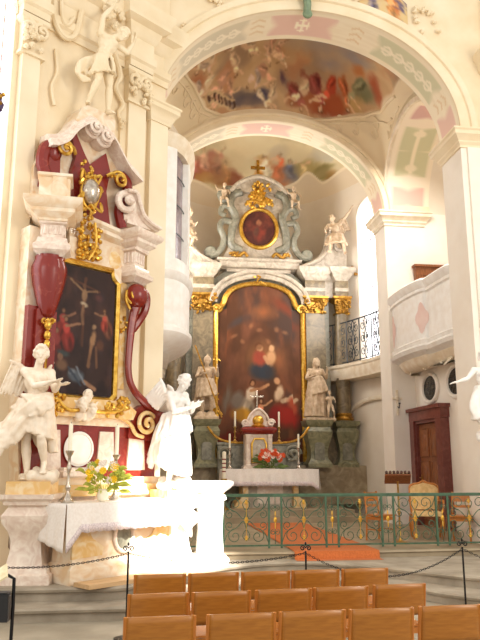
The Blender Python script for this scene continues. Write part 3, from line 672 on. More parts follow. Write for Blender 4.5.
def capital(u, w, z0, h, seed):
    mb = MB(); mb.mould([(u-w/2, 0.36), (u+w/2, 0.36), (u+w/2, 0.5), (u-w/2, 0.5)], [(0.03, z0), (0.03, z0+0.05), (0, z0+0.07), (0, z0+h*0.8), (0.06, z0+h*0.9), (0.06, z0+h)])
    for sx in (-1, 1):
        mb.tube(spiral(u+sx*w*0.3, z0+h*0.66, 0.14, 0.02, PI/2, sx*1.6, 30, 0.34, 0.26), [0.045-0.02*i/30 for i in range(31)], 7)
    leafwork(mb, u, z0+h*0.35, w, h*0.5, 16, seed, 0.33, 0.04); struct('capital', mb, 'stucco_y', 'a')
capital(1.11, 0.44, 8.02, 0.66, 3); capital(-0.97, 0.36, 8.02, 0.66, 4)
b = MB()
for u0, u1, d in ((0.86, 1.38, 0.30), (-1.2, -0.74, 0.30), (-1.22, 1.86, 0.46)):
    b.mould([(u0, d), (u1, d), (u1, 0.55), (u0, 0.55)], [(0, 8.7), (0, 8.82), (0.04, 8.86), (0.04, 9.0), (0.0, 9.02), (0, 9.28), (0.06, 9.34), (0.1, 9.5), (0.22, 9.56), (0.22, 9.66), (0.28, 9.76), (0.28, 9.86), (0.0, 9.9), (0.0, 11.0)])
struct('nave_entablature', b, 'stucco_y', 'a')
# entablature and capital over the right-hand pier
b = MB()
b.mould([(3.62, -0.3), (7.0, -0.3), (7.0, 0.1), (3.62, 0.1)], [(0, 8.5), (0, 8.62), (0.04, 8.7), (0.04, 8.84), (0, 8.86), (0, 9.3), (0.08, 9.4), (0.2, 9.56), (0.2, 9.68), (0.28, 9.8), (0.28, 9.9), (0, 9.95), (0, 12.0)])
struct('nave_entablature', b, 'stucco_y', 'c')
b = MB(); b.mould([(3.66, -0.3), (4.6, -0.3), (4.6, 0.0), (3.66, 0.0)], [(0.03, 7.68), (0.03, 7.74), (0, 7.76), (0, 8.35), (0.07, 8.42), (0.07, 8.5)])
for x in (3.86, 4.3): b.tube(spiral(x, 8.2, 0.16, 0.02, PI/2, 1.6, 30, -0.32, -0.4), 0.045, 7)
leafwork(b, 4.0, 7.95, 0.8, 0.4, 22, 8, -0.33, 0.04); struct('capital', b, 'stucco_y', 'c')
# stucco cartouches on the spandrels over the near arch
b = MB()
leafwork(b, -1.9, 10.75, 0.6, 0.5, 22, 12, -0.02, 0.04); leafwork(b, 0.5, 11.05, 0.8, 0.22, 26, 14, -0.12, 0.045); leafwork(b, 2.35, 10.6, 0.5, 0.5, 16, 15, -0.02, 0.04); leafwork(b, -2.6, 9.9, 0.25, 0.5, 10, 16, -0.02, 0.03)
for x0, x1 in ((-1.9, -0.6), (0.75, 2.0)):
    pts = bez([(x0, -0.04, 10.6), (x0+0.2, -0.05, 10.95), ((x0+x1)/2, -0.05, 11.05), (x1, -0.05, 11.25)], 8); b.tube(pts, 0.045, 6)
struct('stucco_cartouche', b, 'stucco_y', 'c')
c = Cv(60, 40, (214, 184, 132)); c.cloud((196, 110, 60), 4, 2, 0.45, 0.6, 0.9); c.cloud((96, 84, 110), 4, 5, 0.55, 0.65, 0.9); c.person(0.35, 0.95, 0.8, (104, 96, 124)); c.person(0.7, 0.9, 0.8, (196, 132, 76)); c.finish(.05, (212, 186, 146), .6)
o = painted(c, lambda u, v: (0.9+1.1*u, -0.03, 10.62+0.75*v+0.1*math.sin(u*PI)-0.42*u*u), 'spandrel_fresco', 'vc'); place(o, 'c'); o['kind'] = 'structure'
o = painted(c, lambda u, v: (-1.75+0.35*u, -0.03, 10.85+0.35*v), 'spandrel_fresco', 'vc'); place(o, 'c'); o['kind'] = 'structure'
b = MB(); b.tube(bez([(-0.42, -0.2, 11.0), (-0.30, -0.24, 10.86), (-0.16, -0.22, 10.84), (-0.10, -0.18, 10.66), (-0.1, -0.1, 10.52)], 6), [0.07]*8+[0.085]*8+[0.075]*9, 8); b.ell((-0.08, -0.08, 10.5), (0.1, 0.08, 0.09)); struct('arch_crest_ornament', b, 'verdigris', 'c')
# window opening of the nave at the far left: bright glass set in the wall's return
b = MB(); b.slab([(-3.9, 0.2), (-3.3, 0.2), (-3.3, 1.2), (-3.9, 1.2)], 0.3, ZTOP); struct('wall_left_return', b, 'wall', 'a')
b = MB(); b.mould([(-3.3, 0.55), (-1.2, 0.55), (-1.2, 0.95), (-3.3, 0.95)], [(0, 0.3), (0, 3.3)]); struct('wall_left_parapet', b, 'stucco_y', 'a')
b = MB(); b.box((-2.27, 0.56, 7.9), (2.1, 0.03, 9.2)); struct('window_6', b, 'day', 'a')
# ================================================================== CARVED FIGURES
V3 = Vector
def lerp(a, b, k): return V3(a)*(1-k)+V3(b)*k
def head_prims(mb, c, look, up, s, hair, seed=1):
    """c = head centre, look = facing direction; builds skull, face, ears and hair"""
    f = V3(look).normalized(); u = (V3(up)-f*V3(up).dot(f)).normalized(); r = f.cross(u)
    def P(x, y, z): return V3(c)+r*(x*s)+f*(y*s)+u*(z*s)
    R = Matrix((r, f, u)).transposed()
    mb.ell(P(0, -.008, .025), (.078*s, .098*s, .098*s), R, 16, 12); mb.ell(P(0, .022, -.045), (.058*s, .07*s, .075*s), R, 14, 10)
    mb.ell(P(0, .07, -.102), (.024*s, .022*s, .02*s), R)                                   # chin
    mb.cap(P(0, .088, .03), P(0, .108, -.025), .011*s, .018*s)                              # nose
    mb.cap(P(-.022, .086, -.062), P(.022, .086, -.062), .011*s); mb.cap(P(-.016, .084, -.076), P(.016, .084, -.076), .011*s)   # lips
    mb.cap(P(-.05, .076, .038), P(.05, .076, .038), .014*s)                                 # brow
    for k in (-1, 1):
        mb.ell(P(k*.03, .082, .015), (.014*s, .01*s, .009*s), R, 8, 6)                      # eyes
        mb.ell(P(k*.042, .066, -.03), (.024*s, .022*s, .024*s), R, 8, 6)                    # cheeks
        mb.ell(P(k*.078, -.01, -.01), (.012*s, .022*s, .033*s), R, 8, 6)                    # ears
    rr = random.Random(seed)
    if hair:
        n = 90
        for i in range(n):
            th = rr.uniform(0, 2*PI); ph = rr.uniform(-0.35, 1.5)
            d = V3((math.cos(ph)*math.sin(th), math.cos(ph)*math.cos(th), math.sin(ph)))
            if d.y > 0.5 and d.z < 0.55: continue
            q = rr.uniform(.018, .03); mb.ell(P(d.x*.088, d.y*.105-.01, d.z*.11+.03), (q*s, q*s, q*s), R, 7, 5)
        if hair == 'long':
            for i in range(16):
                th = rr.uniform(PI*0.45, PI*1.55); x, y = math.sin(th)*.085, math.cos(th)*.09
                mb.tube(bez([P(x, y, .02), P(x*1.15, y*1.1-.01, -.07), P(x*1.0, y*1.15-.02, -.15), P(x*1.2, y*1.1-.03, -.22)], 4), .02*s, 6)
def hand_prims(mb, w, d, nrm, s, curl=0.5, thumb_side=1, fat=1.0):
    d = V3(d).normalized(); n = (V3(nrm)-d*V3(nrm).dot(d)).normalized(); r = d.cross(n)*thumb_side; w = V3(w)
    for i, (off, L) in enumerate(((-.030, .060), (-.010, .074), (.010, .080), (.030, .072))):
        k = w+d*(.085*s)+r*(off*s); mb.cap(w+r*(off*.55*s)+d*.01*s, k, .0145*s*fat, .012*s*fat, 8)
        p = k; a = curl*0.25; rad = .0095*s*fat
        for j in range(3):
            seg = L*s*(.45, .32, .23)[j]; a2 = a+curl*0.55*j; q = p+(d*math.cos(a2)+n*math.sin(a2))*seg+r*(off*.12*s)
            mb.cap(p, q, rad*(1-.12*j), rad*(.9-.12*j), 8); p = q
    t0 = w+r*.02*s+d*.02*s; t1 = t0+(r*.7+d*.6+n*.2)*(.045*s); t2 = t1+(d*.9+r*.25+n*.3)*(.03*s)
    mb.cap(t0, t1, .014*s*fat, .012*s*fat, 8); mb.cap(t1, t2, .011*s*fat, .008*s*fat, 8)
def limb(mb, a, b, c, r0, r1, r2, bulge=1.12):
    a, b, c = V3(a), V3(b), V3(c)
    mb.cap(a, lerp(a, b, .45), r0, r0*.96); mb.cap(lerp(a, b, .4), b, r0*.96, r1)
    m = lerp(b, c, .3); mb.cap(b, m, r1, r1*bulge); mb.cap(m, c, r1*bulge, r2)
def foot(mb, an, to, s=1.0):
    an, to = V3(an), V3(to); d = (to-an); d.normalize(); heel = an-d*.05*s+V3((0, 0, -.035*s))
    mb.cap(an, heel, .04*s, .036*s); mb.cap(heel, to, .036*s, .03*s); mb.cap(an, lerp(an, to, .7), .038*s, .032*s)
    sd = d.cross(V3((0, 0, 1))).normalized()
    for i in (-2, -1, 0, 1, 2): mb.cap(to+sd*(i*.014*s), to+sd*(i*.017*s)+d*(.04-.004*abs(i))*s+V3((0, 0, -.01*s)), .012*s, .010*s, 7)
def body(mb, J, s=1.0, look=(0, -1, 0), up=(0, 0, 1), hair='curly', seed=1, slim=1.0):
    """one continuous nude figure; J maps joint names to positions, A/B are viewer-left / viewer-right limbs"""
    g = {k: V3(v) for k, v in J.items()}
    pel, ch, nk, hd = g['pel'], g['ch'], g['nk'], g['hd']
    sh = (g['shB']-g['shA']).normalized(); spine = (ch-pel).normalized(); fr = sh.cross(spine).normalized(); R = Matrix((sh, spine.cross(sh).normalized(), spine)).transposed()
    mb.ell(pel, (.155*s*slim, .115*s, .12*s), R); mb.ell(lerp(pel, ch, .45), (.125*s*slim, .095*s, .15*s), R); mb.ell(ch, (.165*s*slim, .115*s, .17*s), R)
    mb.cap(lerp(g['shA'], g['shB'], .12), lerp(g['shA'], g['shB'], .88), .062*s, .062*s)
    for k in (-1, 1):
        mb.ell(ch+sh*(.07*k*s)+spine*.05*s+fr*-.085*s*(1 if fr.y > 0 else -1), (.07*s, .04*s, .055*s), R)
    for i in range(3):
        for k in (-1, 1): mb.ell(lerp(pel, ch, .3+.2*i)+sh*(.035*k*s)+fr*(-.085*s*(1 if fr.y > 0 else -1)), (.032*s, .02*s, .03*s), R, 8, 6)
    mb.cap(lerp(ch, nk, .4), nk, .07*s, .056*s); mb.cap(nk, hd, .056*s, .05*s)
    head_prims(mb, hd, look, up, s, hair, seed)
    for q in 'AB':
        if 'el'+q in g:
            mb.ell(g['sh'+q], (.068*s, .066*s, .066*s)); limb(mb, g['sh'+q], g['el'+q], g['wr'+q], .056*s, .041*s, .029*s)
        if 'kn'+q in g:
            limb(mb, g['hp'+q], g['kn'+q], g['an'+q], .092*s, .058*s, .036*s); mb.ell(g['kn'+q]+V3((0, -.02*s, 0)), (.05*s, .05*s, .055*s)); foot(mb, g['an'+q], g['to'+q], s)
def folds(mb, top, bot, n, r0, r1, seed, wav=0.03, sag=0.0):
    """cloth of n fluted folds running from curve top to curve bot (point lists)"""
    rr = random.Random(seed)
    def at(L, k):
        k = k*(len(L)-1); i = min(int(k), len(L)-2); return lerp(L[i], L[i+1], k-i)
    for i in range(n):
        k = i/(n-1); a, b = at(top, k), at(bot, min(1, max(0, k+rr.uniform(-.04, .04)))); pts = []; rad = []
        dx, dy = rr.uniform(-wav, wav), rr.uniform(-wav, wav)
        for j in range(7):
            t = j/6; p = lerp(a, b, t)+V3((dx, dy, -sag*0))*math.sin(PI*t)+V3((0, 0, -sag))*math.sin(PI*t); pts.append(p); rad.append((r0+(r1-r0)*t)*rr.uniform(.8, 1.25))
        mb.tube(pts, rad, 7)
def sheet(mb, top, bot, th, n=10):
    """a solid cloth sheet between two curves, thickness th, as a closed slab of capsules"""
    for i in range(len(top)-1):
        for k in range(n):
            f = k/n; p, q = lerp(top[i], top[i+1], f), lerp(bot[min(i, len(bot)-2)], bot[min(i+1, len(bot)-1)], f); mb.cap(p, q, th, th, 6)
def wing(mb, root, tip, drop, n, s=1.0, y=0.0):
    """feathered wing: arm from root to tip, feathers hanging towards drop"""
    root, tip, drop = V3(root), V3(tip), V3(drop)
    mb.cap(root, lerp(root, tip, .55)+V3((0, 0, .05*s)), .045*s, .04*s); mb.cap(lerp(root, tip, .55)+V3((0, 0, .05*s)), tip, .04*s, .025*s)
    for row, (l0, w, dy) in enumerate(((.4, .05, 0), (.72, .045, .015), (1.0, .042, .03))):
        m = n+row*2
        for i in range(m):
            k = (i+.5)/m; p = lerp(root, tip, k)+V3((0, dy, 0)); L = l0*(.55+.5*k); q = p+drop*L+(tip-root)*(.12*k*L)
            d = q-p; mb.ell(lerp(p, q, .5), (w*s*.9, .014*s, d.length*.54), Matrix(((1, 0, 0), (0, 1, 0), (0, 0, 1))) @ d.to_track_quat('Z', 'Y').to_matrix(), 8, 8)
def rock(mb, c, r, n, seed):
    rr = random.Random(seed)
    for i in range(n): mb.ell((c[0]+rr.uniform(-r, r), c[1]+rr.uniform(-r*.6, r*.6), c[2]+rr.uniform(0, r*.5)), (r*rr.uniform(.3, .6),)*3, (rr.random(), rr.random(), rr.random()), 7, 5)

def figure_thing(name, label, cat, loc, rz, mb_body, voxel, m, extra=()):
    t = thing(name, label, cat, loc, rz)
    sculpt(mb_body, 'body', voxel, m, t)
    for pn, mbp, vx, mm in extra: sculpt(mbp, pn, vx, mm, t)
    return t
def ring(c, rx, ry, a0, a1, n, tilt=0.0, tz=0.0):
    return [V3((c[0]+rx*math.sin(a0+(a1-a0)*i/n), c[1]-ry*math.cos(a0+(a1-a0)*i/n), c[2]+tilt*math.sin(a0+(a1-a0)*i/n))) for i in range(n+1)]

# ---- left angel on its pedestal: feet at the origin
b = MB()
J = dict(pel=(.10-.10, .0, .97), ch=(-.01, -.01, 1.30), nk=(.0, -.02, 1.50), hd=(.035, -.05, 1.66),
         shA=(-.17, -.05, 1.44), shB=(.15, .06, 1.43), elA=(.02, -.22, 1.22), wrA=(.22, -.24, 1.27), elB=(.24, -.02, 1.19), wrB=(.33, -.16, 1.25),
         hpA=(-.09, .0, .92), knA=(-.10, -.04, .50), anA=(-.08, .02, .09), toA=(-.07, -.14, .035), hpB=(.09, .0, .92), knB=(.13, -.16, .56), anB=(.16, -.05, .22), toB=(.19, -.19, .12))
body(b, J, 1.04, (.25, -1, -.05), hair='curly', seed=4)
hand_prims(b, J['wrA'], (1, -.15, .15), (0, 0, 1), 1.15, 0.5, -1, 1.25); hand_prims(b, J['wrB'], (.9, -.6, .0), (0, 0, 1), 1.15, 0.4, 1, 1.25)
dr = MB()
hip = (0, 0, .98)
folds(dr, ring((0, -.0, 1.10), .17, .15, -2.2, 1.5, 12, .06), ring((-.02, 0, .62), .26, .22, -2.2, 1.3, 12, -.10), 24, .035, .05, 3, .03)
folds(dr, ring((0, -.0, 1.10), .17, .15, 1.5, 4.1, 10, .06), ring((-.05, .08, .45), .3, .2, 1.3, 4.1, 10, -.10), 16, .04, .055, 4, .03)
folds(dr, [V3((-.2, -.05, 1.08)), V3((0, -.2, 1.02)), V3((.2, -.12, 1.10))], [V3((-.3, -.1, .92)), V3((.02, -.26, .8)), V3((.26, -.14, .94))], 10, .035, .04, 5, .02)
folds(dr, [V3((-.16, .02, 1.12)), V3((-.20, -.04, 1.0)), V3((-.12, -.17, .90)), V3((.04, -.22, .88))], [V3((-.36, -.12, .74)), V3((-.42, -.24, .52)), V3((-.34, -.26, .40)), V3((-.18, -.24, .50))], 18, .04, .05, 6, .05)
folds(dr, [V3((-.36, -.12, .74)), V3((-.42, -.24, .54)), V3((-.34, -.26, .44))], [V3((-.56, -.40, .52)), V3((-.58, -.42, .30)), V3((-.46, -.36, .20))], 11, .05, .04, 7, .06)
for i in range(7): k = i/6; dr.tube(bez([(.20, -.10, 1.08-.05*k), (.02, -.25, 1.0-.09*k), (-.18, -.20, .84-.1*k), (-.34-.02*i, -.24, .66-.06*i)], 6), [.03]*6+[.042]*6+[.035]*7, 7)
for i in range(6): dr.tube(bez([(-.16+.03*i, -.16+.01*i, 1.12), (-.02+.03*i, -.24, 1.02-.02*i), (.14, -.22, 1.0-.03*i), (.24, -.12, 1.06)], 5), .028, 6)
wg = MB(); wing(wg, (-.10, .10, 1.36), (-.36, -.10, 1.58), (-.12, -.04, -.50), 6, .85); wing(wg, (.05, .16, 1.36), (.10, .34, 1.62), (-.05, .1, -.6), 5, .8)
rk = MB(); rock(rk, (.17, -.06, .0), .15, 26, 3); rock(rk, (-.02, .02, -.02), .12, 12, 6); rock(rk, (.1, .05, .08), .1, 10, 5)
LA_ = (-2.76, 9.40, 1.60)
t = figure_thing('angel_statue', 'white stucco angel reaching both arms right, standing on the tall pedestal at far left', 'statue', LA_, 0, b, .0105, 'statue', (('drapery', dr, .016, 'statue'), ('wings', wg, .014, 'statue'), ('cloud_base', rk, .02, 'statue')))

# ---- right angel, bright, bowing with joined hands, in profile facing right
b = MB()
J = dict(pel=(-.02, 0, .97), ch=(.02, -.02, 1.29), nk=(.10, -.03, 1.48), hd=(.18, -.05, 1.60),
         shA=(.0, -.17, 1.42), shB=(.09, .14, 1.43), elA=(.12, -.22, 1.15), wrA=(.33, -.10, 1.22), elB=(.22, .12, 1.17), wrB=(.37, -.02, 1.26),
         hpA=(-.03, -.08, .92), knA=(.06, -.14, .50), anA=(-.02, -.12, .09), toA=(.13, -.17, .035), hpB=(.0, .08, .92), knB=(-.02, .08, .50), anB=(-.06, .1, .09), toB=(.1, .08, .035))
body(b, J, 1.02, (1, -.45, -.75), (.5, 0, 1), hair='curly', seed=9)
hand_prims(b, J['wrA'], (1, .2, .35), (0, .6, .6), 1.15, 0.6, 1, 1.25); hand_prims(b, J['wrB'], (1, -.3, .2), (0, -.4, 1), 1.15, 0.4, 1, 1.25)
dr = MB()
folds(dr, ring((-.01, 0, 1.12), .17, .16, 0, 2*PI, 14, .03), ring((-.02, 0, .30), .26, .24, 0, 2*PI, 14, -.12), 34, .038, .055, 13, .04)
folds(dr, ring((.0, 0, 1.16), .18, .17, -2.6, 2.6, 10, .05), ring((-.03, 0, .78), .28, .25, -2.6, 2.6, 10, .1), 20, .035, .05, 14, .03)
for i in range(10): k = i/9; dr.tube(bez([(-.12, -.1+.2*k, 1.08), (-.26, -.08+.2*k, .9), (-.38, -.02+.1*k, .66-.1*k), (-.46+.03*math.sin(i), .02, .5-.2*k)], 5), .045, 7)
wg = MB(); wing(wg, (-.06, .10, 1.36), (-.30, .26, 1.62), (-.36, .08, -.42), 6, 1.0); wing(wg, (-.08, -.12, 1.36), (-.18, -.16, 1.68), (-.30, -.02, -.34), 6, .85)
rk = MB(); rock(rk, (.0, 0, .0), .2, 30, 8)
RA_ = W(1.42, -.42, 1.44, 'a')
figure_thing('angel_statue', 'brightly lit white angel with bowed head, at the right end of the left altar', 'statue', RA_, -.45, b, .0105, 'white', (('drapery', dr, .016, 'white'), ('wings', wg, .014, 'white'), ('cloud_base', rk, .02, 'white')))

# ---- stucco figure with raised arm on the altar's gable
b = MB()
J = dict(pel=(-.02, 0, .92), ch=(.05, -.03, 1.24), nk=(.15, -.08, 1.38), hd=(.26, -.14, 1.43), shA=(-.08, -.03, 1.40), shB=(.22, -.02, 1.30),
         elA=(-.05, -.04, 1.72), wrA=(.12, -.05, 1.98), elB=(.38, -.1, 1.16), wrB=(.46, -.16, 1.34),
         hpA=(-.08, 0, .88), knA=(-.12, -.16, .48), anA=(-.24, -.04, .10), toA=(-.28, -.16, .04), hpB=(.08, 0, .88), knB=(.10, -.06, .46), anB=(.12, .0, .06), toB=(.16, -.12, .0))
body(b, J, 1.05, (.5, -1, -.6), (.5, 0, 1), hair='curly', seed=14)
hand_prims(b, J['wrA'], (.4, 0, 1), (1, 0, 0), 1.2, 0.8, 1, 1.3); hand_prims(b, J['wrB'], (.2, -.2, 1), (-1, 0, 0), 1.2, 0.6, 1, 1.3)
dr = MB()
folds(dr, ring((-.02, 0, .98), .17, .15, -2, 2, 10, .03), ring((-.04, -.03, .62), .24, .19, -2, 2, 10, .08), 15, .026, .038, 22, .05)
for i in range(12): k = i/11; dr.tube(bez([(-.12, -.02, .96-.1*k), (-.28, .0, .90-.22*k), (-.42, -.02-.06*(i%2), .76-.2*k), (-.46+.12*k, -.05, .56-.12*k), (-.34+.12*k, -.08, .50-.02*k)], 5), .028, 7)
t = figure_thing('stucco_figure', 'cream stucco figure with one arm raised, standing on top of the left altar gable', 'statue', W(.17, .12, 7.42, 'a'), math.radians(32), b, .0135, 'stucco_y', (('drapery', dr, .014, 'stucco_y'),))

# ---- four small distant figures of the high altar
def saint(seed, mirror=False, staff=False, crown=False, lion=False):
    k = -1 if mirror else 1; b = MB()
    J = dict(pel=(.02*k, 0, .96), ch=(0, -.02, 1.28), nk=(.0, -.03, 1.47), hd=(.02*k, -.05, 1.63), shA=(-.19, -.02, 1.42), shB=(.19, -.02, 1.42),
             elA=(-.30, -.08, 1.18), wrA=(-.18, -.24, 1.20), elB=(.32, -.05, 1.20), wrB=(.30, -.20, 1.36), hpA=(-.1, 0, .9), knA=(-.12, -.08, .5), anA=(-.12, 0, .09), toA=(-.17, -.14, .035),
             hpB=(.1, 0, .9), knB=(.14, -.14, .5), anB=(.13, -.02, .09), toB=(.2, -.16, .035))
    body(b, J, 1.04, (-.4*k, -1, -.1), hair='long' if crown else 'curly', seed=seed)
    hand_prims(b, J['wrA'], (.6, -.6, .2), (0, 0, 1), 1.2, .6, -1, 1.6); hand_prims(b, J['wrB'], (0, -.4, 1), (-1, 0, 0), 1.2, .7, 1, 1.6)
    dr = MB()
    if crown:
        folds(dr, ring((0, 0, 1.15), .17, .14, 0, 2*PI, 14), ring((-.03, 0, .05), .3, .24, 0, 2*PI, 14), 30, .04, .05, seed, .05)
        folds(dr, ring((0, 0, 1.25), .17, .14, -2.4, 2.4, 10), ring((.05, -.03, .72), .3, .25, -2.4, 2.4, 10, .08), 18, .035, .05, seed+1, .04)
        for a in range(8): b.cap((.02*k+.06*math.cos(a*.785), -.05+.06*math.sin(a*.785), 1.73), (.02*k+.08*math.cos(a*.785), -.05+.08*math.sin(a*.785), 1.82), .014, .01)
    else:
        folds(dr, ring((0, 0, 1.14), .18, .15, 0, 2*PI, 14), ring((0, 0, .60), .28, .22, 0, 2*PI, 14, .04), 26, .04, .05, seed, .03)
        folds(dr, [V3((-.2, .1, 1.42)), V3((0, .14, 1.45)), V3((.2, .1, 1.42))], [V3((-.34, .14, .3)), V3((-.1, .2, .2)), V3((.24, .16, .3))], 14, .045, .055, seed+2, .05)
        b.ell((.02*k, -.04, 1.72), (.10, .12, .07)); b.cap((.02*k, .06, 1.78), (.02*k, -.08, 1.84), .03, .02)
    if lion:
        b2 = dr; b2.ell((-.34, -.08, .14), (.2, .1, .12)); b2.ell((-.5, -.14, .2), (.09, .09, .09))
    rk = MB(); rk.slab([(-.35, -.25), (.35, -.25), (.35, .25), (-.35, .25)], -.05, .03); rock(rk, (0, 0, 0), .22, 18, seed)
    ex = [('drapery', dr, .024, 'statue_d'), ('rock_base', rk, .025, 'statue_d')]
    return b, ex
# ================================================================== LEFT SIDE ALTAR (local x along its wall, -y towards the nave)
MT = None
SA = thing('side_altar', 'tall left side altar of red, ochre and pale marble framing a dark painting', 'altar', (AL_O[0], AL_O[1], 0), AL_A)
SA.location = W(0, 0, Z2, 'a'); Z0 = -Z2
def sa(name, mb, m, parent=None, smooth=35):
    if parent is None: mb.v = [(p[0], p[1], p[2]-Z2) for p in mb.v]; return mb.obj(name, m, SA, smooth)
    mb.v = [(p[0], p[1], p[2]-Z2) for p in mb.v]; return mb.obj(name, m, parent, smooth)
def notch(x0, x1, z0, z1, q, top=True):
    pts = [(x0, z0+q*.6), (x0+q*.6, z0), (x1-q*.6, z0), (x1, z0+q*.6), (x1, z1-q*1.5), (x1-q*.35, z1-q*1.35), (x1-q*.75, z1-q*1.0), (x1-q*.95, z1-q*.6), (x1-q*1.0, z1),
           (x0+q*1.0, z1), (x0+q*.95, z1-q*.6), (x0+q*.75, z1-q*1.0), (x0+q*.35, z1-q*1.35), (x0, z1-q*1.5)]
    return pts
# back body
b = MB(); b.prism([(-.86, 1.5), (1.30, 1.5), (1.4, 2.2), (1.35, 2.55), (1.1, 2.85), (.88, 3.3), (.88, 4.75), (.75, 5.2), (-.95, 5.2), (-.95, 2.4)], .12, .5); sa('backing_slab', b, 'cremarble')
for x0, x1, z0, z1, y in ((.58, .80, 2.95, 4.65, .09),): b = MB(); b.prism([(x0, z0), (x1, z0), (x1, z1), (x0, z1)], y, .14); sa('ochre_panel', b, 'ochre')
b = MB(); b.prism([(-.95, 2.35), (-.62, 2.35), (-.62, 4.0), (-.95, 4.0)], .02, .14); sa('red_panel', b, 'redmarble')
# painting with gilded frame
PX0, PX1, PZ0, PZ1 = -.60, .50, 2.80, 4.71
c = Cv(110, 200, (58, 38, 34)); c.cloud((82, 52, 44), 4, 41, .4, .7, .9); c.cloud((40, 26, 26), 5, 42, .5, .7, .8); c.cloud((66, 52, 62), 4, 43, .55, .75, .45)
c.stroke([(.5, .08), (.49, .62)], .028, (96, 58, 40)); c.stroke([(.22, .10), (.74, .17)], .022, (92, 56, 40))          # cross
c.stroke([(.27, .11), (.40, .16), (.48, .19)], .022, (150, 112, 80)); c.stroke([(.70, .17), (.60, .18), (.52, .19)], .022, (150, 112, 80))
c.blob(.5, .22, .06, .11, (160, 122, 88), 0, .4); c.blob(.50, .295, .075, .045, (196, 172, 140), .4, .4); c.stroke([(.49, .31), (.47, .38), (.49, .45)], .03, (140, 100, 72)); c.blob(.49, .145, .035, .042, (110, 74, 52), 0, .4)
c.blob(.72, .22, .10, .08, (112, 62, 54), .3, .8, .7)
c.person(.14, .62, .28, (128, 44, 36), (150, 104, 78), .2, (1, .8)); c.person(.28, .70, .30, (146, 46, 38), (156, 112, 84), -.2, (1, .5)); c.person(.1, .80, .3, (110, 40, 36), (150, 104, 78)); c.person(.9, .55, .26, (122, 70, 50), (150, 108, 80), -.3, (-1, .3)); c.person(.84, .5, .18, (150, 58, 44), (150, 108, 80))
c.blob(.66, .56, .06, .17, (170, 126, 88), .15, .5); c.blob(.68, .46, .055, .05, (190, 150, 110), -.5, .5); c.stroke([(.64, .62), (.6, .78)], .03, (150, 106, 72)); c.stroke([(.72, .62), (.74, .78)], .025, (120, 80, 56)); c.blob(.78, .6, .08, .1, (100, 62, 44), 0, .6)
c.blob(.22, .70, .12, .06, (70, 84, 84), .2, .5); c.blob(.20, .79, .11, .1, (150, 110, 80), .3, .5); c.blob(.42, .86, .16, .11, (86, 92, 100), .2, .45); c.blob(.36, .83, .07, .06, (124, 128, 134), .3, .6); c.stroke([(.55, .9), (.72, .95)], .04, (166, 122, 90)); c.blob(.17, .73, .05, .06, (160, 116, 88), 0, .4)
c.stroke([(.3, .8), (.5, .93)], .02, (60, 66, 78)); c.stroke([(.42, .79), (.56, .92)], .016, (124, 130, 138))
c.finish(.012, (52, 36, 32), .3); c.a *= .85
pn = painted(c, lambda u, v: (PX0+(PX1-PX0)*u, -.002, PZ0+(PZ1-PZ0)*v-Z2), 'painting', 'oil', SA)
fr = notch(PX0-.02, PX1+.02, PZ0-.02, PZ1+.02, .11); outer = notch(PX0-.10, PX1+.10, PZ0-.10, PZ1+.10, .15)
def frame_ring(mb, inner, outr, y0, y1, ym):
    n = len(inner); vs = []
    for pts, y in ((inner, y1), (inner, y0), ([(p[0]*.5+q[0]*.5, p[1]*.5+q[1]*.5) for p, q in zip(inner, outr)], ym), (outr, y0), (outr, y1)): vs += [(x, y, z) for x, z in pts]
    return mb.add(vs, [(k*n+i, k*n+(i+1) % n, (k+1)*n+(i+1) % n, (k+1)*n+i) for k in range(4) for i in range(n)])
b = MB(); frame_ring(b, fr, outer, -.02, .12, -.06); f_ = sa('gilt_frame', b, 'gold', None, 30)
q = .15                                               # corner fillers so that the canvas ends in the notched outline
for sx, xe in ((-1, PX0), (1, PX1)):
    b = MB(); cx = xe+sx*.10; b.prism([(cx, PZ1+.1), (cx-sx*q*1.0, PZ1+.1), (cx-sx*q*.95, PZ1+.1-q*.6), (cx-sx*q*.75, PZ1+.1-q), (cx-sx*q*.35, PZ1+.1-q*1.35), (cx, PZ1+.1-q*1.5)], -.015, .12); sa('corner_spandrel', b, 'cremarble')
def shift(mb, dx, dz=0.0): mb.v = [(p[0]+dx, p[1], p[2]+dz) for p in mb.v]
# right-hand scroll band in red marble with ball, its gilded spirals
b = MB(); pts = bez([(1.03, -.02, 4.30), (.98, .0, 4.05), (.95, .02, 3.6), (.95, .02, 3.2), (1.04, .0, 2.95), (1.28, -.02, 2.74), (1.47, -.02, 2.60), (1.56, -.02, 2.36), (1.50, -.02, 2.18)], 6)
n = len(pts); b.tube(pts, [.085-.03*math.sin(PI*min(1, i/n*1.3)) + (.05 if i > n*.75 else 0) for i in range(n)], 10); b.ell((1.01, -.05, 4.44), (.19, .17, .2), nv=12, nu=18)
b.tube(bez([(1.06, -.02, 4.60), (1.22, -.02, 4.48), (1.22, .0, 4.25), (1.1, .0, 4.05), (1.0, .02, 3.9)], 6), .068, 8); shift(b, -.12); sa('red_scroll_band', b, 'redmarble')
b = MB(); b.prism([(.93, 2.2), (1.5, 2.15), (1.46, 2.55), (1.2, 2.72), (1.0, 2.6)], -.02, .14); shift(b, -.10); sa('red_foot', b, 'redmarble')
b = MB(); b.tube(spiral(1.24, 2.42, .2, .03, 0, 1.7, 40, -.06, -.14), .035, 8); b.tube(bez([(1.2, -.05, 2.22), (1.05, -.06, 2.26), (.95, -.05, 2.4), (.78, -.05, 2.5)], 6), .03, 6); shift(b, -.10); sa('ochre_spiral', b, 'ochre')
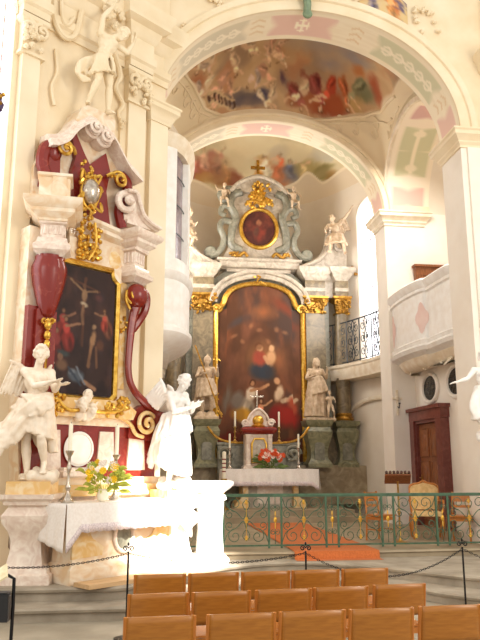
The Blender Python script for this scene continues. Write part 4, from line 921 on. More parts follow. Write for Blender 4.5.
b = MB(); b.tube(spiral(.90, 4.42, .13, .03, PI, 1.5, 30, -.06, -.16), .022, 7); b.tube(bez([(.80, -.04, 4.5), (.78, -.05, 4.35), (.86, -.06, 4.2)], 6), .022, 6); leafwork(b, .80, 3.98, .14, .34, 14, 31, .08, .022); shift(b, -.10); sa('gilt_ornament', b, 'gold')
# left bulging console under the turned column
LX, LY, LR = -.68, -.02, math.radians(-34)
b = MB(); prof = [(.04, 3.84), (.09, 3.88), (.12, 3.98), (.155, 4.12), (.195, 4.3), (.225, 4.48), (.225, 4.58), (.19, 4.68), (.19, 4.74)]
N = 28; vs = []; fs = []
for r, z in prof:
    for k in range(N): a = 2*PI*k/N; rr = r*(1+.09*abs(math.cos(6*a))); vs.append((LX+rr*math.cos(a)*1.05, LY+rr*math.sin(a), z))
for i in range(len(prof)-1):
    for k in range(N): l = (k+1) % N; fs.append((i*N+k, i*N+l, (i+1)*N+l, (i+1)*N+k))
b.add(vs, fs); b.slab([(LX+.05*math.cos(a*.4), LY+.05*math.sin(a*.4)) for a in range(16)], 3.84, 3.9); sa('red_console', b, 'redmarble')
b = MB(); b.prism([(LX-.17, 2.4), (LX+.15, 2.4), (LX+.15, 3.95), (LX-.17, 3.95)], -.04, .14); sa('red_pilaster', b, 'redmarble')
b = MB()
for z in (3.72, 3.58, 3.45, 3.34): b.ell((LX-.02, -.1, z), (.055-.008*(3.72-z)*4, .05, .07))
for sx in (-1, 1): b.tube(spiral(LX-.02+sx*.06, 3.78, .05, .01, 0, 1.2*sx, 16, -.1), .018, 6)
b.tube([(LX-.02, -.09, 3.7), (LX-.02, -.09, 3.2)], .016, 6); sa('gilt_pendant', b, 'gold')
# fluted shafts, bases and entablature blocks
def column_block(mb, cx, cy, rz, w, z0, z1):
    mb.rect(cx, cy, w, w, [(.0, z0), (.03, z0+.04), (.09, z0+.08), (.10, z0+.14), (.05, z0+.2), (.04, z0+.26), (.0, z0+.28)], rz)
    mb.rect(cx, cy, w*.92, w*.92, [(0, z0+.26), (0, z1)], rz)
    for k in range(4):
        for fx, fy in ((0, -1), (1, 0), (-1, 0)):
            t = (-.33+.22*k)*w; x, y = (t if fx == 0 else fx*w*.46), (fy*w*.46 if fy else t); c_, s_ = math.cos(rz), math.sin(rz)
            mb.tube([(cx+c_*x-s_*y, cy+s_*x+c_*y, z0+.33), (cx+c_*x-s_*y, cy+s_*x+c_*y, z1-.06)], .028*w/.4, 6)
    mb.rect(cx, cy, w, w, [(-.02, z1-.05), (.03, z1-.03), (.03, z1)], rz)
b = MB(); column_block(b, LX+.03, LY, LR, .33, 4.72, 5.24); sa('fluted_shaft', b, 'pinkmarble')
b = MB(); column_block(b, .90, .12, math.radians(18), .32, 4.66, 5.22); sa('fluted_shaft', b, 'pinkmarble')
EP = [(-.06, 0), (0, .02), (0, .06), (.05, .1), (.1, .14), (.1, .2), (.17, .25), (.2, .3), (.2, .36), (.12, .4), (-.1, .42)]
b = MB(); b.rect(LX+.02, LY, .42, .44, [(d, 5.22+h*.88) for d, h in EP], LR); sa('cornice_block', b, 'cremarble')
b = MB(); b.rect(LX+.02, LY, .44, .42, [(0, 5.56), (0, 5.88), (-.02, 5.92)], LR); b.rect(LX+.08, LY-.03, .2, .46, [(0, 5.56), (0, 5.95)], LR); b.rect(LX+.02, LY, .46, .44, [(-.02, 5.9), (.02, 5.92), (.02, 5.96)], LR); sa('attic_block', b, 'cremarble')
b = MB(); b.rect(.93, .14, .34, .4, [(d*.85, 5.2+h*.85) for d, h in EP], math.radians(14)); sa('cornice_block', b, 'pinkmarble')
# concave central entablature sweeping between the blocks
path = bez([(LX+.30, .0), (-.30, .14), (.1, .26), (.5, .24), (.88, .08)], 6)
b = MB(); ol = [(p[0], p[1]) for p in path]; b.mould(ol+[(.88, .5), (LX+.3, .5)], [(0, 4.86), (0, 5.02), (.02, 5.04), (.0, 5.36)]); sa('frieze', b, 'cremarble')
b = MB(); vs = []; n = len(path); prof = [(-.3, -.04), (.0, -.04), (.0, .0), (.05, .05), (.09, .08), (.09, .14), (.14, .18), (.15, .23), (.05, .26), (-.25, .27)]
op = [offset_poly(ol, d, False) for d, z in prof]
for i in range(n):
    k = i/(n-1); rise = .13*math.sin(PI*k)
    for j, (d, z) in enumerate(prof): x, y = op[j][i]; vs.append((x, y, 5.22+z*1.0+rise+.04*(1-k)))
m_ = len(prof); b.add(vs, [(i*m_+j, i*m_+j+1, (i+1)*m_+j+1, (i+1)*m_+j) for i in range(n-1) for j in range(m_-1)]); sa('entablature', b, 'cremarble')
b = MB(); leafwork(b, .06, 5.12, .36, .66, 54, 35, .12, .032); b.tube(bez([(-.02, .0, 4.85), (.09, -.03, 5.1), (.04, -.05, 5.45)], 6), .022, 7); sa('gilt_crest', b, 'gold')
b = MB(); b.ell((.56, .16, 5.0), (.17, .06, .2)); sa('ochre_roundel', b, 'ochre')
b = MB(); b.ell((-.36, .16, 5.05), (.1, .06, .16)); sa('ochre_roundel', b, 'ochre')
# upper volute at the right
b = MB(); b.tube(spiral(.80, 5.93, .22, .03, -PI/2, 1.9, 60, .16, -.06), [.07-.025*i/60 for i in range(61)], 10)
b.ell((.80, -.06, 5.93), (.06, .08, .06))
pts = bez([(.80, .15, 6.14), (.98, .15, 6.16), (1.06, .15, 5.98), (1.16, .15, 5.80), (1.34, .12, 5.68), (1.48, .1, 5.64)], 6)
for dy, r in ((-.13, .035), (-.05, .05), (.05, .05), (.13, .035)): b.tube([(p[0], p[1]+dy, p[2]+.0) for p in pts], r, 7)
b.prism([(.86, 5.62), (1.5, 5.62), (1.3, 5.72), (1.12, 5.86), (1.02, 6.05), (.9, 6.1)], .1, .3); shift(b, -.10, .06); sa('white_volute', b, 'pinkmarble')
# attic: cream back, red centre, red side scrolls, gilded mirror cartouche
b = MB(); b.prism([(-.85, 5.4), (1.1, 5.4), (1.0, 6.2), (.85, 6.75), (.4, 7.1), (.1, 7.25), (-.2, 7.1), (-.7, 6.7), (-.85, 6.2)], .3, .5); sa('attic_slab', b, 'cremarble')
b = MB(); b.prism([(-.12, 5.5), (.36, 5.42), (.50, 5.6), (.44, 5.9), (.40, 6.15), (.46, 6.5), (.36, 6.8), (.18, 6.62), (.06, 6.5), (-.05, 6.66), (-.22, 6.95), (-.28, 6.85), (-.20, 6.55), (-.26, 6.3), (-.2, 5.9)], .2, .31); sa('red_panel', b, 'redmarble')
b = MB(); b.tube(bez([(-.58, .2, 6.62), (-.74, .2, 6.5), (-.78, .2, 6.25), (-.70, .2, 6.05), (-.62, .2, 5.85)], 6), .10, 9); b.ell((-.60, .2, 6.5), (.14, .1, .18)); b.prism([(-.78, 5.9), (-.48, 5.9), (-.5, 6.45), (-.74, 6.45)], .16, .31); sa('red_scroll', b, 'redmarble')
b = MB(); b.tube(bez([(.66, .2, 6.52), (.80, .2, 6.42), (.80, .2, 6.24), (.70, .2, 6.06), (.66, .2, 5.85), (.74, .2, 5.6)], 6), .085, 9); b.ell((.68, .2, 6.42), (.12, .1, .12)); sa('red_scroll', b, 'redmarble')
for x, z, a, tn, xx in ((-.47, 6.55, 0, 1.8, -.36), (.56, 6.36, PI, -1.8, .42)):
    b = MB(); b.tube(spiral(x, z, .15, .02, a, tn, 40, .1, .0), .03, 7); b.tube(bez([(xx-.1, .1, z), (xx, .06, z+.06), (xx+.09, .1, z-.02)], 5), .028, 6); sa('gilt_spiral', b, 'gold')
b = MB(); R_ = [(.06+.15*math.cos(2*PI*i/30), .06, 6.02+.25*math.sin(2*PI*i/30)) for i in range(30)]; b.tube(R_, .03, 8, closed=True)
for i in range(13):
    a = 2*PI*i/13+.2*math.sin(i*2.3); L = 1+.35*math.sin(i*1.9); b.tube(bez([(.06+.15*math.cos(a), .06, 6.02+.24*math.sin(a)), (.06+.2*L*math.cos(a+.25), .02, 6.02+.31*L*math.sin(a+.25)), (.06+.21*math.cos(a+.6), .05, 6.02+.30*math.sin(a+.6))], 4), [.02]*4+[.03]*4+[.012], 6)
leafwork(b, .02, 6.42, .3, .2, 10, 37, .08, .03); leafwork(b, .02, 5.60, .22, .3, 14, 38, .08, .03); shift(b, -.07, -.07); ct = sa('gilt_cartouche', b, 'gold')
b = MB(); b.ell((-.01, .05, 5.97), (.16, .14, .22), nu=18, nv=12); sa('oval_boss', b, 'silver', ct)
# broken swan-neck gable with two spiral ends
def swan(pts, name):
    mb = MB(); P = bez(pts, 8)
    prof = [(-.34, .0), (-.34, .06), (-.26, .1), (-.26, .15), (-.14, .22), (-.14, .28), (-.06, .32), (.3, .34), (.3, 0)]
    vs = []; n = len(prof)
    for i, p in enumerate(P):
        for y, h in prof: vs.append((p[0], .2+y*.62, p[1]-.17+h*.75))
    mb.add(vs, [(i*n+j, i*n+(j+1) % n, (i+1)*n+(j+1) % n, (i+1)*n+j) for i in range(len(P)-1) for j in range(n)]+[tuple(range(n)), tuple((len(P)-1)*n+j for j in range(n))]); return sa(name, mb, 'pinkmarble')
swan([(-.74, 6.66), (-.6, 6.71), (-.44, 6.84), (-.28, 7.08), (-.06, 7.28), (.06, 7.3)], 'gable_arm'); swan([(.98, 6.60), (.74, 6.74), (.56, 6.94), (.42, 7.12), (.28, 7.22), (.2, 7.22)], 'gable_arm')
for x, z in ((.02, 7.06), (.24, 6.98)):
    b = MB(); b.lathe([(.15, -.36), (.15, -.05), (.12, -.02), (.12, .02)], (x, .05, z), 22, R=Euler((PI/2, 0, 0)).to_matrix()); b.tube(spiral(x, z, .125, .02, 0, 1.8, 36, .03, -.06), .03, 7); sa('gable_scroll', b, 'pinkmarble')
b = MB(); b.prism([(-.3, 7.1), (.45, 7.05), (.45, 7.38), (.3, 7.44), (-.1, 7.44), (-.2, 7.36)], .1, .5); sa('gable_pedestal', b, 'cremarble')
# predella zone below the painting
b = MB(); b.prism([(-.86, 1.6), (1.42, 1.6), (1.42, 2.38), (-.86, 2.38)], .04, .14); sa('predella', b, 'redmarble')
b = MB(); b.prism([(-.9, 2.36), (1.4, 2.36), (1.4, 2.48), (-.9, 2.48)], -.01, .14); b.prism([(-.9, 1.5), (1.5, 1.5), (1.5, 1.62), (-.9, 1.62)], -.04, .14); sa('predella_moulding', b, 'cremarble')
b = MB(); b.prism([(-.62, 2.47), (.86, 2.47), (.92, 2.6), (.7, 2.74), (-.5, 2.74), (-.66, 2.6)], -.1, .1); sa('ochre_apron', b, 'ochre')
b = MB(); leafwork(b, -.52, 2.62, .3, .34, 26, 41, -.06, .035); leafwork(b, .55, 2.66, .42, .26, 26, 42, -.06, .035); b.tube(bez([(.72, -.1, 2.74), (.6, -.12, 2.6), (.3, -.12, 2.56), (.0, -.12, 2.58), (-.3, -.12, 2.56), (-.5, -.12, 2.7)], 6), .028, 7); sa('gilt_apron_ornament', b, 'gold')
for x0, x1 in ((-.62, -.30), (.30, .62), (.85, 1.2)): b = MB(); b.prism([(x0, 1.72), (x1, 1.72), (x1-.04, 2.28), (x0+.04, 2.28)], .01, .05); sa('pale_panel', b, 'pinkmarble')
b = MB(); b.lathe([(.24, 0), (.25, .03), (.21, .05), (.205, .04), (.0, .055)], (-.02, .03, 2.02), 30, R=Euler((PI/2, 0, 0)).to_matrix()); sa('white_roundel', b, 'white')
b = MB(); b.rect(-.02, -.04, .62, .16, [(0, 1.62), (.02, 1.64), (.02, 1.7), (0, 1.72), (0, 1.76)]); sa('tabernacle_step', b, 'pinkmarble')
b = MB(); b.prism([(-.86, 1.36), (1.5, 1.36), (1.5, 1.52), (-.86, 1.52)], -.1, .14); sa('ochre_plinth', b, 'ochre')
b = MB(); b.prism([(-.8, Z2), (1.5, Z2), (1.5, 1.38), (-.8, 1.38)], -.02, .5); sa('base_wall', b, 'pinkmarble')
# cherub heads under the painting
b = MB()
for x, z, s in ((-.10, 2.62, .8), (.06, 2.56, .75), (-.02, 2.76, .7)): head_prims(b, (x, -.16, z), (.1*x, -1, -.1), (0, 0, 1), s, 'curly', int(x*100) % 50)
for sx, z in ((-1, 2.60), (1, 2.60)): wing(b, (sx*.12, -.10, z), (sx*.24, -.08, z+.12), (sx*.1, 0, -.24), 4, .5)
rock(b, (-.02, -.08, 2.44), .12, 14, 5); b.v = [(p[0], p[1], p[2]-Z2) for p in b.v]; sculpt(b, 'cherub_heads', .012, 'statue', SA)
# mensa with painted front
mn = MB(); mn.rect(.26, -.55, 1.72, .54, [(0.04, Z2), (.04, .5), (0, .54), (-.03, .56), (-.05, 1.14), (0, 1.2), (.05, 1.24), (.05, 1.3)]); ms = sa('altar_table', mn, 'cremarble')
b = MB(); b.tube([(.22+.15*math.cos(2*PI*i/30), -.80, .86+.2*math.sin(2*PI*i/30)) for i in range(30)], .03, 8, closed=True); sa('medallion_frame', b, 'pinkmarble', ms)
b = MB(); b.ell((.22, -.785, .86), (.14, .03, .19), nu=20, nv=12); sa('medallion', b, 'greygreen', ms)
for sg in (-1, 1):
    b = MB(); b.prism([(.22+sg*.80, .62), (.22+sg*.80, 1.1), (.22+sg*.62, 1.06), (.22+sg*.5, .86), (.22+sg*.32, .74), (.22+sg*.34, .64)], -.80, -.76); sa('ochre_inlay', b, 'ochre', ms)
# bulging pedestal for the left angel
def bulge_pedestal(parent_name, label_m, cx, cy, w, d, z0, z1, rz, m):
    H = z1-z0; prof = [(.10, 0), (.10, .10), (.06, .12), (.05, .16), (-.02, .2), (-.05, .34), (-.06, .46), (-.02, .58), (.05, .68), (.06, .76), (.0, .84), (-.01, .86), (.04, .88), (.05, .92), (.10, .95), (.11, 1.0)]
    mb = MB(); mb.rect(cx, cy, w, d, [(a, z0+k*H) for a, k in prof], rz); return mb
b = bulge_pedestal('', '', -.80, -.13, .50, .48, Z2, 1.42, math.radians(-44), ''); sa('statue_pedestal', b, 'pinkmarble')
b = MB(); b.rect(-.80, -.13, .56, .54, [(0, 1.42), (0, 1.585)], math.radians(-44)); sa('statue_plinth', b, 'ochre')
b = bulge_pedestal('', '', 1.42, -.42, .46, .46, Z2, 1.28, math.radians(-10), ''); sa('statue_pedestal', b, 'white')
b = MB(); b.rect(1.42, -.42, .52, .52, [(0, 1.28), (0, 1.43)], math.radians(-10)); sa('statue_plinth', b, 'ochre')
# footpace board before the altar
b = MB(); b.slab([(-.62, -1.26), (1.25, -1.26), (1.25, -.92), (-.62, -.92)], Z2, Z2+.05); o = b.obj('altar_footboard', 'board'); place(o, 'a'); tag(o, 'tan board lying on the step in front of the left altar table', 'board')

# ------------------------------------------------------------------ things standing on the left altar
def cloth(name, x0, x1, y0, y1, z, drops, label, cat, loc, rz, lace=.09):
    """table cloth: top, front fall with corner points and side falls; a lace hem as a part"""
    t = thing(name, label, cat, loc, rz)
    def fall(u): return drops(u)
    def fn(u, v):
        x = x0+(x1-x0)*u
        if v < .4: return (x, y1+(y0-y1)*v/.4, z)
        k = (v-.4)/.6; d = fall(u); w = .018*math.sin(u*34)*k+.012*math.sin(u*71+1)*k
        return (x, y0-.012-.03*k+w, z-d*k)
    b = MB(); b.grid(fn, 90, 20)
    for sx, xe in ((-1, x0), (1, x1)):
        def fs(u, v):
            y = y1+(y0-y1)*u; d = fall(0.0 if sx < 0 else 1.0); return (xe+sx*(.012+.03*v)+.012*math.sin(u*20)*v, y, z-d*v*(.75+.25*u))
        b.grid(fs, 20, 10)
    o = b.obj('linen', 'linen', t, 60); s = o.modifiers.new('t', 'SOLIDIFY'); s.thickness = .006
    b = MB(); vs = []
    for i in range(91):
        u = i/90; d = fall(u); sc = .018*abs(math.sin(u*60))
        for k, dz in ((1-lace/d, 0), (1.0, -.0)):
            w = .018*math.sin(u*34)*k+.012*math.sin(u*71+1)*k; vs.append((x0+(x1-x0)*u, y0-.02-.03*k+w, z-d*k-(sc if k == 1.0 else 0)))
    b.add(vs, [(2*i, 2*i+2, 2*i+3, 2*i+1) for i in range(90)]); o = b.obj('lace_hem', 'lace', t, 60); s = o.modifiers.new('t', 'SOLIDIFY'); s.thickness = .004
    return t
cloth('altar_cloth', -.78, 1.3, -.93, -.24, 1.312, lambda u: .34+.24*max(0, 1-u/.10)+.20*max(0, 1-(1-u)/.10), 'white lace-edged cloth over the left altar table', 'tablecloth', W(0, 0, 0, 'a'), AL_A)
def candlestick(name, label, loc, h, hc, m='silver', rc=.022, group=None):
    t = thing(name, label, 'candlestick', loc, 0, group); b = MB(); k = h/.55
    b.lathe([(.085, 0), (.085, .02), (.07, .03), (.05, .06*k), (.03, .09*k), (.022, .12*k), (.04, .15*k), (.04, .17*k), (.02, .2*k), (.018, .3*k), (.03, .34*k), (.035, .37*k), (.02, .41*k), (.02, .48*k), (.04, .51*k), (.055, .54*k), (.055, .55*k), (.0, .55*k)], (0, 0, 0), 16); b.obj('stick', m, t)
    b = MB(); b.lathe([(rc, h-.01), (rc*.97, h+hc), (rc*.4, h+hc+.012), (0, h+hc+.012)], (0, 0, 0), 14); cd = b.obj('candle', 'wax', t)
    b = MB(); b.tube([(0, 0, h+hc+.005), (.002, 0, h+hc+.035)], .003, 5); b.obj('wick', 'blackm', cd); return t
p = W(-.60, -.66, 1.318, 'a'); candlestick('candlestick', 'tall silver candlestick on the left end of the left altar, in front of the roundel', p, .66, .34, rc=.028)
p = W(.27, -.50, 1.318, 'a'); candlestick('candlestick', 'overexposed white candle and stick at the bright middle of the left altar', p, .62, .40, rc=.03)
def bouquet(name, label, loc, w, h, petals, leafm, n, seed, vase=True, rz=0, nl=46):
    t = thing(name, label, 'flowers', loc, rz); r = random.Random(seed)
    if vase: b = MB(); b.lathe([(.05, 0), (.07, .02), (.08, .08), (.06, .14), (.07, .16), (.0, .15)], (0, 0, 0), 16); b.obj('vase', 'wax', t)
    b = MB(); z0 = .12 if vase else .02
    for i in range(nl):
        a, q = r.uniform(0, 2*PI), r.random(); x, y, z = math.cos(a)*w*(.3+.3*q), math.sin(a)*w*.25, z0+h*r.uniform(.0, .75)
        p = [(x*.2, y*.2, z0), (x*.6, y*.6, z0+(z-z0)*.7), (x, y, z), (x*1.25, y*1.2, z-.02)]; b.tube(bez(p, 4), [.004]*6+[.018*w/.5+.006]*4+[.012, .01, .002], 5, .3)
    b.obj('foliage', leafm, t)
    kinds = []
    for m in petals:
        fb = MB()
        for k in range(9): a = k*2*PI/9; fb.ell((.022*math.cos(a), .022*math.sin(a), .004), (.020, .011, .007), (0, -.5, a), 7, 5)
        for k in range(5): a = k*2*PI/5+.3; fb.ell((.01*math.cos(a), .01*math.sin(a), .013), (.013, .009, .007), (0, -.8, a), 7, 5)
        fb.ell((0, 0, .014), (.009, .009, .007), nu=8, nv=5); me = fb.mesh('blossom'); me.materials.append(M[m]); kinds.append(me)
    for i in range(n):
        o = bpy.data.objects.new('blossom', kinds[i % len(kinds)]); COL.objects.link(o); o.parent = t
        a = r.uniform(0, 2*PI); q = math.sqrt(r.random()); x = math.cos(a)*q*w*.5; zz = z0+h*(.35+.6*math.sin(a)*q*.5+.2); y = -w*.22*math.sqrt(max(0, 1-q*q))-.02
        o.location = (x, y, zz); o.rotation_euler = (PI/2*.8+r.uniform(-.4, .4), r.uniform(-.4, .4), r.uniform(-.5, .5)); s = r.uniform(.9, 1.5)*w/.5; o.scale = (s, s, s)
    return t
bouquet('flower_bouquet', 'yellow and white flowers with long green leaves on the left altar table', W(-.08, -.70, 1.318, 'a'), .56, .46, ('yellow', 'whitepet', 'leafy'), 'leafy', 24, 5)
# ================================================================== HIGH ALTAR (local x to the right, -y towards the nave, built in world heights)
HZ = Z3+0.28
HA = thing('high_altar', 'towering green and grey marble high altar with gilded capitals in the apse', 'altar', W(.27, 8.4, HZ), CH_A)
def ha(name, mb, m, parent=None, smooth=35):
    mb.v = [(p[0], p[1], p[2]-HZ) for p in mb.v]; return mb.obj(name, m, parent or HA, smooth)
b = MB(); b.box((0, .45, 4.6), (6.0, .5, 6.4)); b.v = [(x if abs(z) < 99 else x, y, z) for x, y, z in b.v]
b = MB(); b.prism([(-2.2, 3.0), (2.2, 3.0), (2.2, 7.0), (1.5, 7.3), (.8, 7.85), (-.8, 7.85), (-1.5, 7.3), (-2.2, 7.0)], .12, .5); ha('backing_wall', b, 'greygreen')
b = MB(); b.prism([(-3.4, HZ), (3.4, HZ), (3.4, 1.75), (2.95, 1.8), (-2.95, 1.8), (-3.4, 1.75)], -.35, .6); ha('podium', b, 'podium')
b = MB(); b.prism([(-1.4, 1.7), (1.4, 1.7), (1.4, 3.2), (-1.4, 3.2)], .05, .4); ha('reredos_base', b, 'greygreen')
def bulge(cx, cy, w, d, z0, z1, name, m='green'):
    H = z1-z0; prof = [(.06, 0), (.06, .08), (.02, .12), (-.04, .2), (-.05, .34), (.0, .5), (.06, .66), (.08, .76), (.04, .82), (.02, .86), (.08, .9), (.1, .95), (.12, 1.0)]
    mb = MB(); mb.rect(cx, cy, w, d, [(a, z0+k*H) for a, k in prof]); return ha(name, mb, m)
for sx in (-1, 1):
    bulge(sx*1.62, -.36, .58, .62, 1.74, 3.07, 'statue_pedestal'); bulge(sx*2.55, -.02, .52, .56, 1.74, 3.07, 'column_pedestal')
    b = MB(); b.prism([(sx*2.2-.25, 1.76), (sx*2.2+.25, 1.76), (sx*2.2+.25, 3.0), (sx*2.2-.25, 3.0)], .05, .4); ha('side_panel', b, 'brownmarble')
    for px_, py_ in ((1.62, -.70), (2.55, -.33)):
        b = MB(); b.prism([(sx*px_-.14, 1.95), (sx*px_+.14, 1.95), (sx*px_+.14, 2.4), (sx*px_, 2.48), (sx*px_-.14, 2.4)], py_+.02, py_+.10); ha('pedestal_panel', b, 'greygreen')
    b = MB(); b.rect(sx*1.72, .05, .6, .36, [(.08, 3.05), (.08, 3.14), (.04, 3.2), (.0, 3.24), (0, 6.35)]); ha('pilaster', b, 'brownmarble')
    b = MB(); b.lathe([(.27, 3.05), (.27, 3.12), (.25, 3.16)], (sx*2.55, -.02, 0), 24); b.lathe([(.225, 3.3), (.225, 4.2), (.205, 5.4), (.19, 6.35)], (sx*2.55, -.02, 0), 24); ha('column', b, 'brownmarble')
    b = MB(); b.lathe([(.28, 3.1), (.3, 3.14), (.27, 3.2), (.245, 3.24), (.26, 3.28), (.235, 3.32)], (sx*2.55, -.02, 0), 24); ha('gilt_base_ring', b, 'golddark')
    for cx, cy, w, dpt, sd in ((1.72, .05, .64, .4, 50), (2.55, -.02, .4, .4, 51)):
        b = MB(); b.rect(sx*cx, cy, w*.9, dpt*.9, [(-.02, 6.33), (.02, 6.36), (.02, 6.4), (-.03, 6.42), (.0, 6.7), (.09, 6.8), (.11, 6.82), (.11, 6.88)])
        leafwork(b, sx*cx, 6.56, w*1.15, .46, 34, sd+sx, cy-dpt*.5, .035)
        for q in (-1, 1): b.tube(spiral(sx*cx+q*w*.42, 6.7, .11, .02, PI/2, q*1.5, 24, cy-dpt*.5-.02, cy-dpt*.5-.1), .03, 6)
        ha('gilt_capital', b, 'golddark')
        b = MB(); prof = [(.0, 6.88), (.0, 7.02), (.03, 7.04), (.03, 7.14), (.0, 7.16), (-.02, 7.36), (.02, 7.42), (.1, 7.5), (.12, 7.56), (.2, 7.64), (.22, 7.72), (.22, 7.78), (.0, 7.82)]
        b.rect(sx*cx, cy, w*.95, dpt*1.0, prof); ha('cornice_block', b, 'greymarble')
        b = MB(); b.rect(sx*cx, cy, w*.95, dpt, [(.012, 6.9), (.012, 7.02), (.01, 7.15), (.012, 7.36), (.0, 7.38)]); ha('frieze_block', b, 'brownmarble')
    b = MB(); b.rect(sx*2.15, .2, .5, .3, [(0, 6.9), (0, 7.4), (.1, 7.5), (.18, 7.7), (.18, 7.8), (0, 7.82)]); ha('entablature_link', b, 'greymarble')
    # sweeping white volute above the cornice
    pts = bez([(sx*1.22, -.05, 7.78), (sx*1.6, -.08, 7.92), (sx*1.95, -.1, 8.15), (sx*2.15, -.12, 8.55), (sx*2.2, -.12, 9.0)], 8)
    b = MB()
    for dy, r in ((-.14, .05), (.0, .09), (.14, .05)): b.tube([(p[0], p[1]+dy, p[2]) for p in pts], r, 8)
    b.tube(spiral(sx*2.5, 8.55, .26, .04, PI if sx > 0 else 0, -sx*1.6, 40, -.12, -.2), .06, 8); b.prism([(sx*1.2, 7.75), (sx*2.75, 7.75), (sx*2.78, 8.2), (sx*2.66, 8.7), (sx*2.4, 9.0), (sx*2.15, 8.9), (sx*2.05, 8.4), (sx*1.85, 8.1), (sx*1.6, 7.92)], -.1, .15); ha('white_volute', b, 'greymarble')
    b = MB(); leafwork(b, sx*2.86, 7.72, .34, .3, 14, 60+sx, -.2, .04); ha('gilt_corner_ornament', b, 'golddark')
    b = MB(); b.tube(bez([(sx*.38, -.2, 8.05), (sx*.5, -.24, 8.16), (sx*.68, -.22, 8.06), (sx*.78, -.2, 8.16), (sx*.95, -.2, 8.12)], 6), .05, 7); leafwork(b, sx*.7, 8.1, .4, .16, 9, 64+sx, -.2, .03); ha('gilt_garland', b, 'golddark')
    # attic scrollwork in grey-green marble
    b = MB()
    b.tube(bez([(sx*.55, .0, 8.3), (sx*.86, -.02, 8.5), (sx*.84, -.02, 8.95), (sx*.74, -.02, 9.4), (sx*.9, -.02, 9.75), (sx*.82, -.02, 10.1), (sx*.55, -.02, 10.22)], 8), .13, 9)
    ha('scroll_frame', b, 'greygreen')
    b = MB(); b.tube(bez([(sx*.62, -.02, 10.18), (sx*.95, -.04, 10.3), (sx*1.22, -.04, 10.12), (sx*1.12, -.04, 9.92), (sx*.98, -.04, 9.98)], 8), .10, 9); b.tube(bez([(sx*.80, -.02, 9.62), (sx*1.1, -.05, 9.72), (sx*1.2, -.05, 9.5), (sx*1.05, -.05, 9.4)], 6), .09, 8); ha('upper_scroll', b, 'greygreen')
    b = MB(); b.tube(bez([(sx*.82, -.02, 9.2), (sx*1.12, -.04, 9.24), (sx*1.22, -.04, 9.0), (sx*1.1, -.04, 8.7), (sx*1.14, -.04, 8.4), (sx*1.32, -.04, 8.16), (sx*1.55, -.05, 8.1)], 8), .10, 9); b.lathe([(.2, -.25), (.2, .0), (.15, .03), (.15, .06)], (sx*1.5, -.05, 8.2), 22, R=Euler((PI/2, 0, 0)).to_matrix()); ha('side_scroll', b, 'greygreen')
b = MB(); b.prism([(-1.25, 7.7), (1.25, 7.7), (1.0, 8.3), (.82, 8.7), (.84, 9.2), (.95, 9.7), (.8, 10.15), (.35, 10.45), (-.35, 10.45), (-.8, 10.15), (-.95, 9.7), (-.84, 9.2), (-.82, 8.7), (-1.0, 8.3)], .0, .35); ha('attic_panel', b, 'greymarble')
b = MB(); b.prism([(1.0*math.cos(a)*.86, 10.2+.5*math.sin(a)) for a in [PI*i/12 for i in range(13)]], -.1, .35); b.tube(bez([(-.9, -.1, 10.2), (-.6, -.14, 10.5), (0, -.16, 10.72), (.6, -.14, 10.5), (.9, -.1, 10.2)], 8), .07, 8); ha('attic_gable', b, 'greymarble')
# oval painting
c = Cv(60, 66, (70, 34, 28)); c.cloud((110, 54, 40), 4, 7, .4, .7, .9); c.blob(.5, .62, .24, .3, (122, 50, 36), 0, .5); c.blob(.5, .34, .1, .12, (150, 96, 66), 0, .4); c.blob(.42, .6, .1, .2, (90, 60, 44), .2, .5); c.finish(.03, (60, 30, 26), .4)
def oval_fn(u, v):
    x, y = 2*u-1, 2*v-1; k = math.sqrt(max(0, 1-y*y/2)), math.sqrt(max(0, 1-x*x/2)); return (.54*x*k[0], -.03, 9.03+.60*y*k[1]-HZ)
ov = painted(c, oval_fn, 'oval_painting', 'oil', HA)
b = MB(); b.tube([(.57*math.cos(2*PI*i/40), -.05, 9.03+.63*math.sin(2*PI*i/40)) for i in range(40)], .065, 8, closed=True); ha('gilt_oval_frame', b, 'gold')
b = MB(); leafwork(b, 0, 10.06, .75, .75, 44, 70, -.12, .045); b.ell((0, -.1, 10.1), (.2, .1, .26)); b.tube(bez([(-.45, -.14, 9.75), (-.2, -.18, 9.9), (0, -.2, 9.8), (.2, -.18, 9.9), (.45, -.14, 9.75)], 6), .05, 7); ha('gilt_crest', b, 'gold')
b = MB(); b.box((0, .1, 10.98), (.09, .06, .8)); b.box((0, .1, 11.12), (.46, .06, .09)); b.ell((0, .1, 10.6), (.12, .1, .1)); ha('gilt_cross', b, 'golddark')
# big painting with its gilded frame
HW, HB, HT = 1.30, 1.9, 7.22
def top_z(x):                                          # arched top with shoulders
    a = abs(x)
    return 6.62+.6*math.sqrt(max(0, 1-(a/1.08)**2)) if a < 1.0 else 6.42
c = Cv(170, 360, (104, 74, 54))
c.cloud((134, 92, 70), 4, 81, .4, .65, .9); c.cloud((92, 74, 66), 5, 82, .5, .7, .8); c.cloud((150, 96, 66), 6, 83, .55, .75, .6)
c.blob(.55, .16, .2, .12, (176, 116, 76), 0, .9, .8); c.blob(.25, .2, .16, .07, (92, 80, 78), -.2, .8); c.blob(.8, .1, .2, .1, (132, 76, 54), .3, .8)
c.blob(.55, .42, .34, .26, (186, 134, 90), 0, 1.0, .7)
c.blob(.52, .50, .17, .14, (70, 78, 88), 0, .5); c.blob(.50, .43, .1, .12, (176, 92, 74), 0, .5); c.blob(.5, .37, .05, .055, (214, 170, 130), 0, .4); c.blob(.49, .36, .055, .05, (110, 72, 48), 0, .4, .5)
c.blob(.64, .42, .07, .12, (210, 166, 126), .15, .4); c.blob(.645, .365, .045, .05, (214, 172, 132), 0, .4); c.stroke([(.56, .42), (.6, .45)], .03, (206, 160, 122))
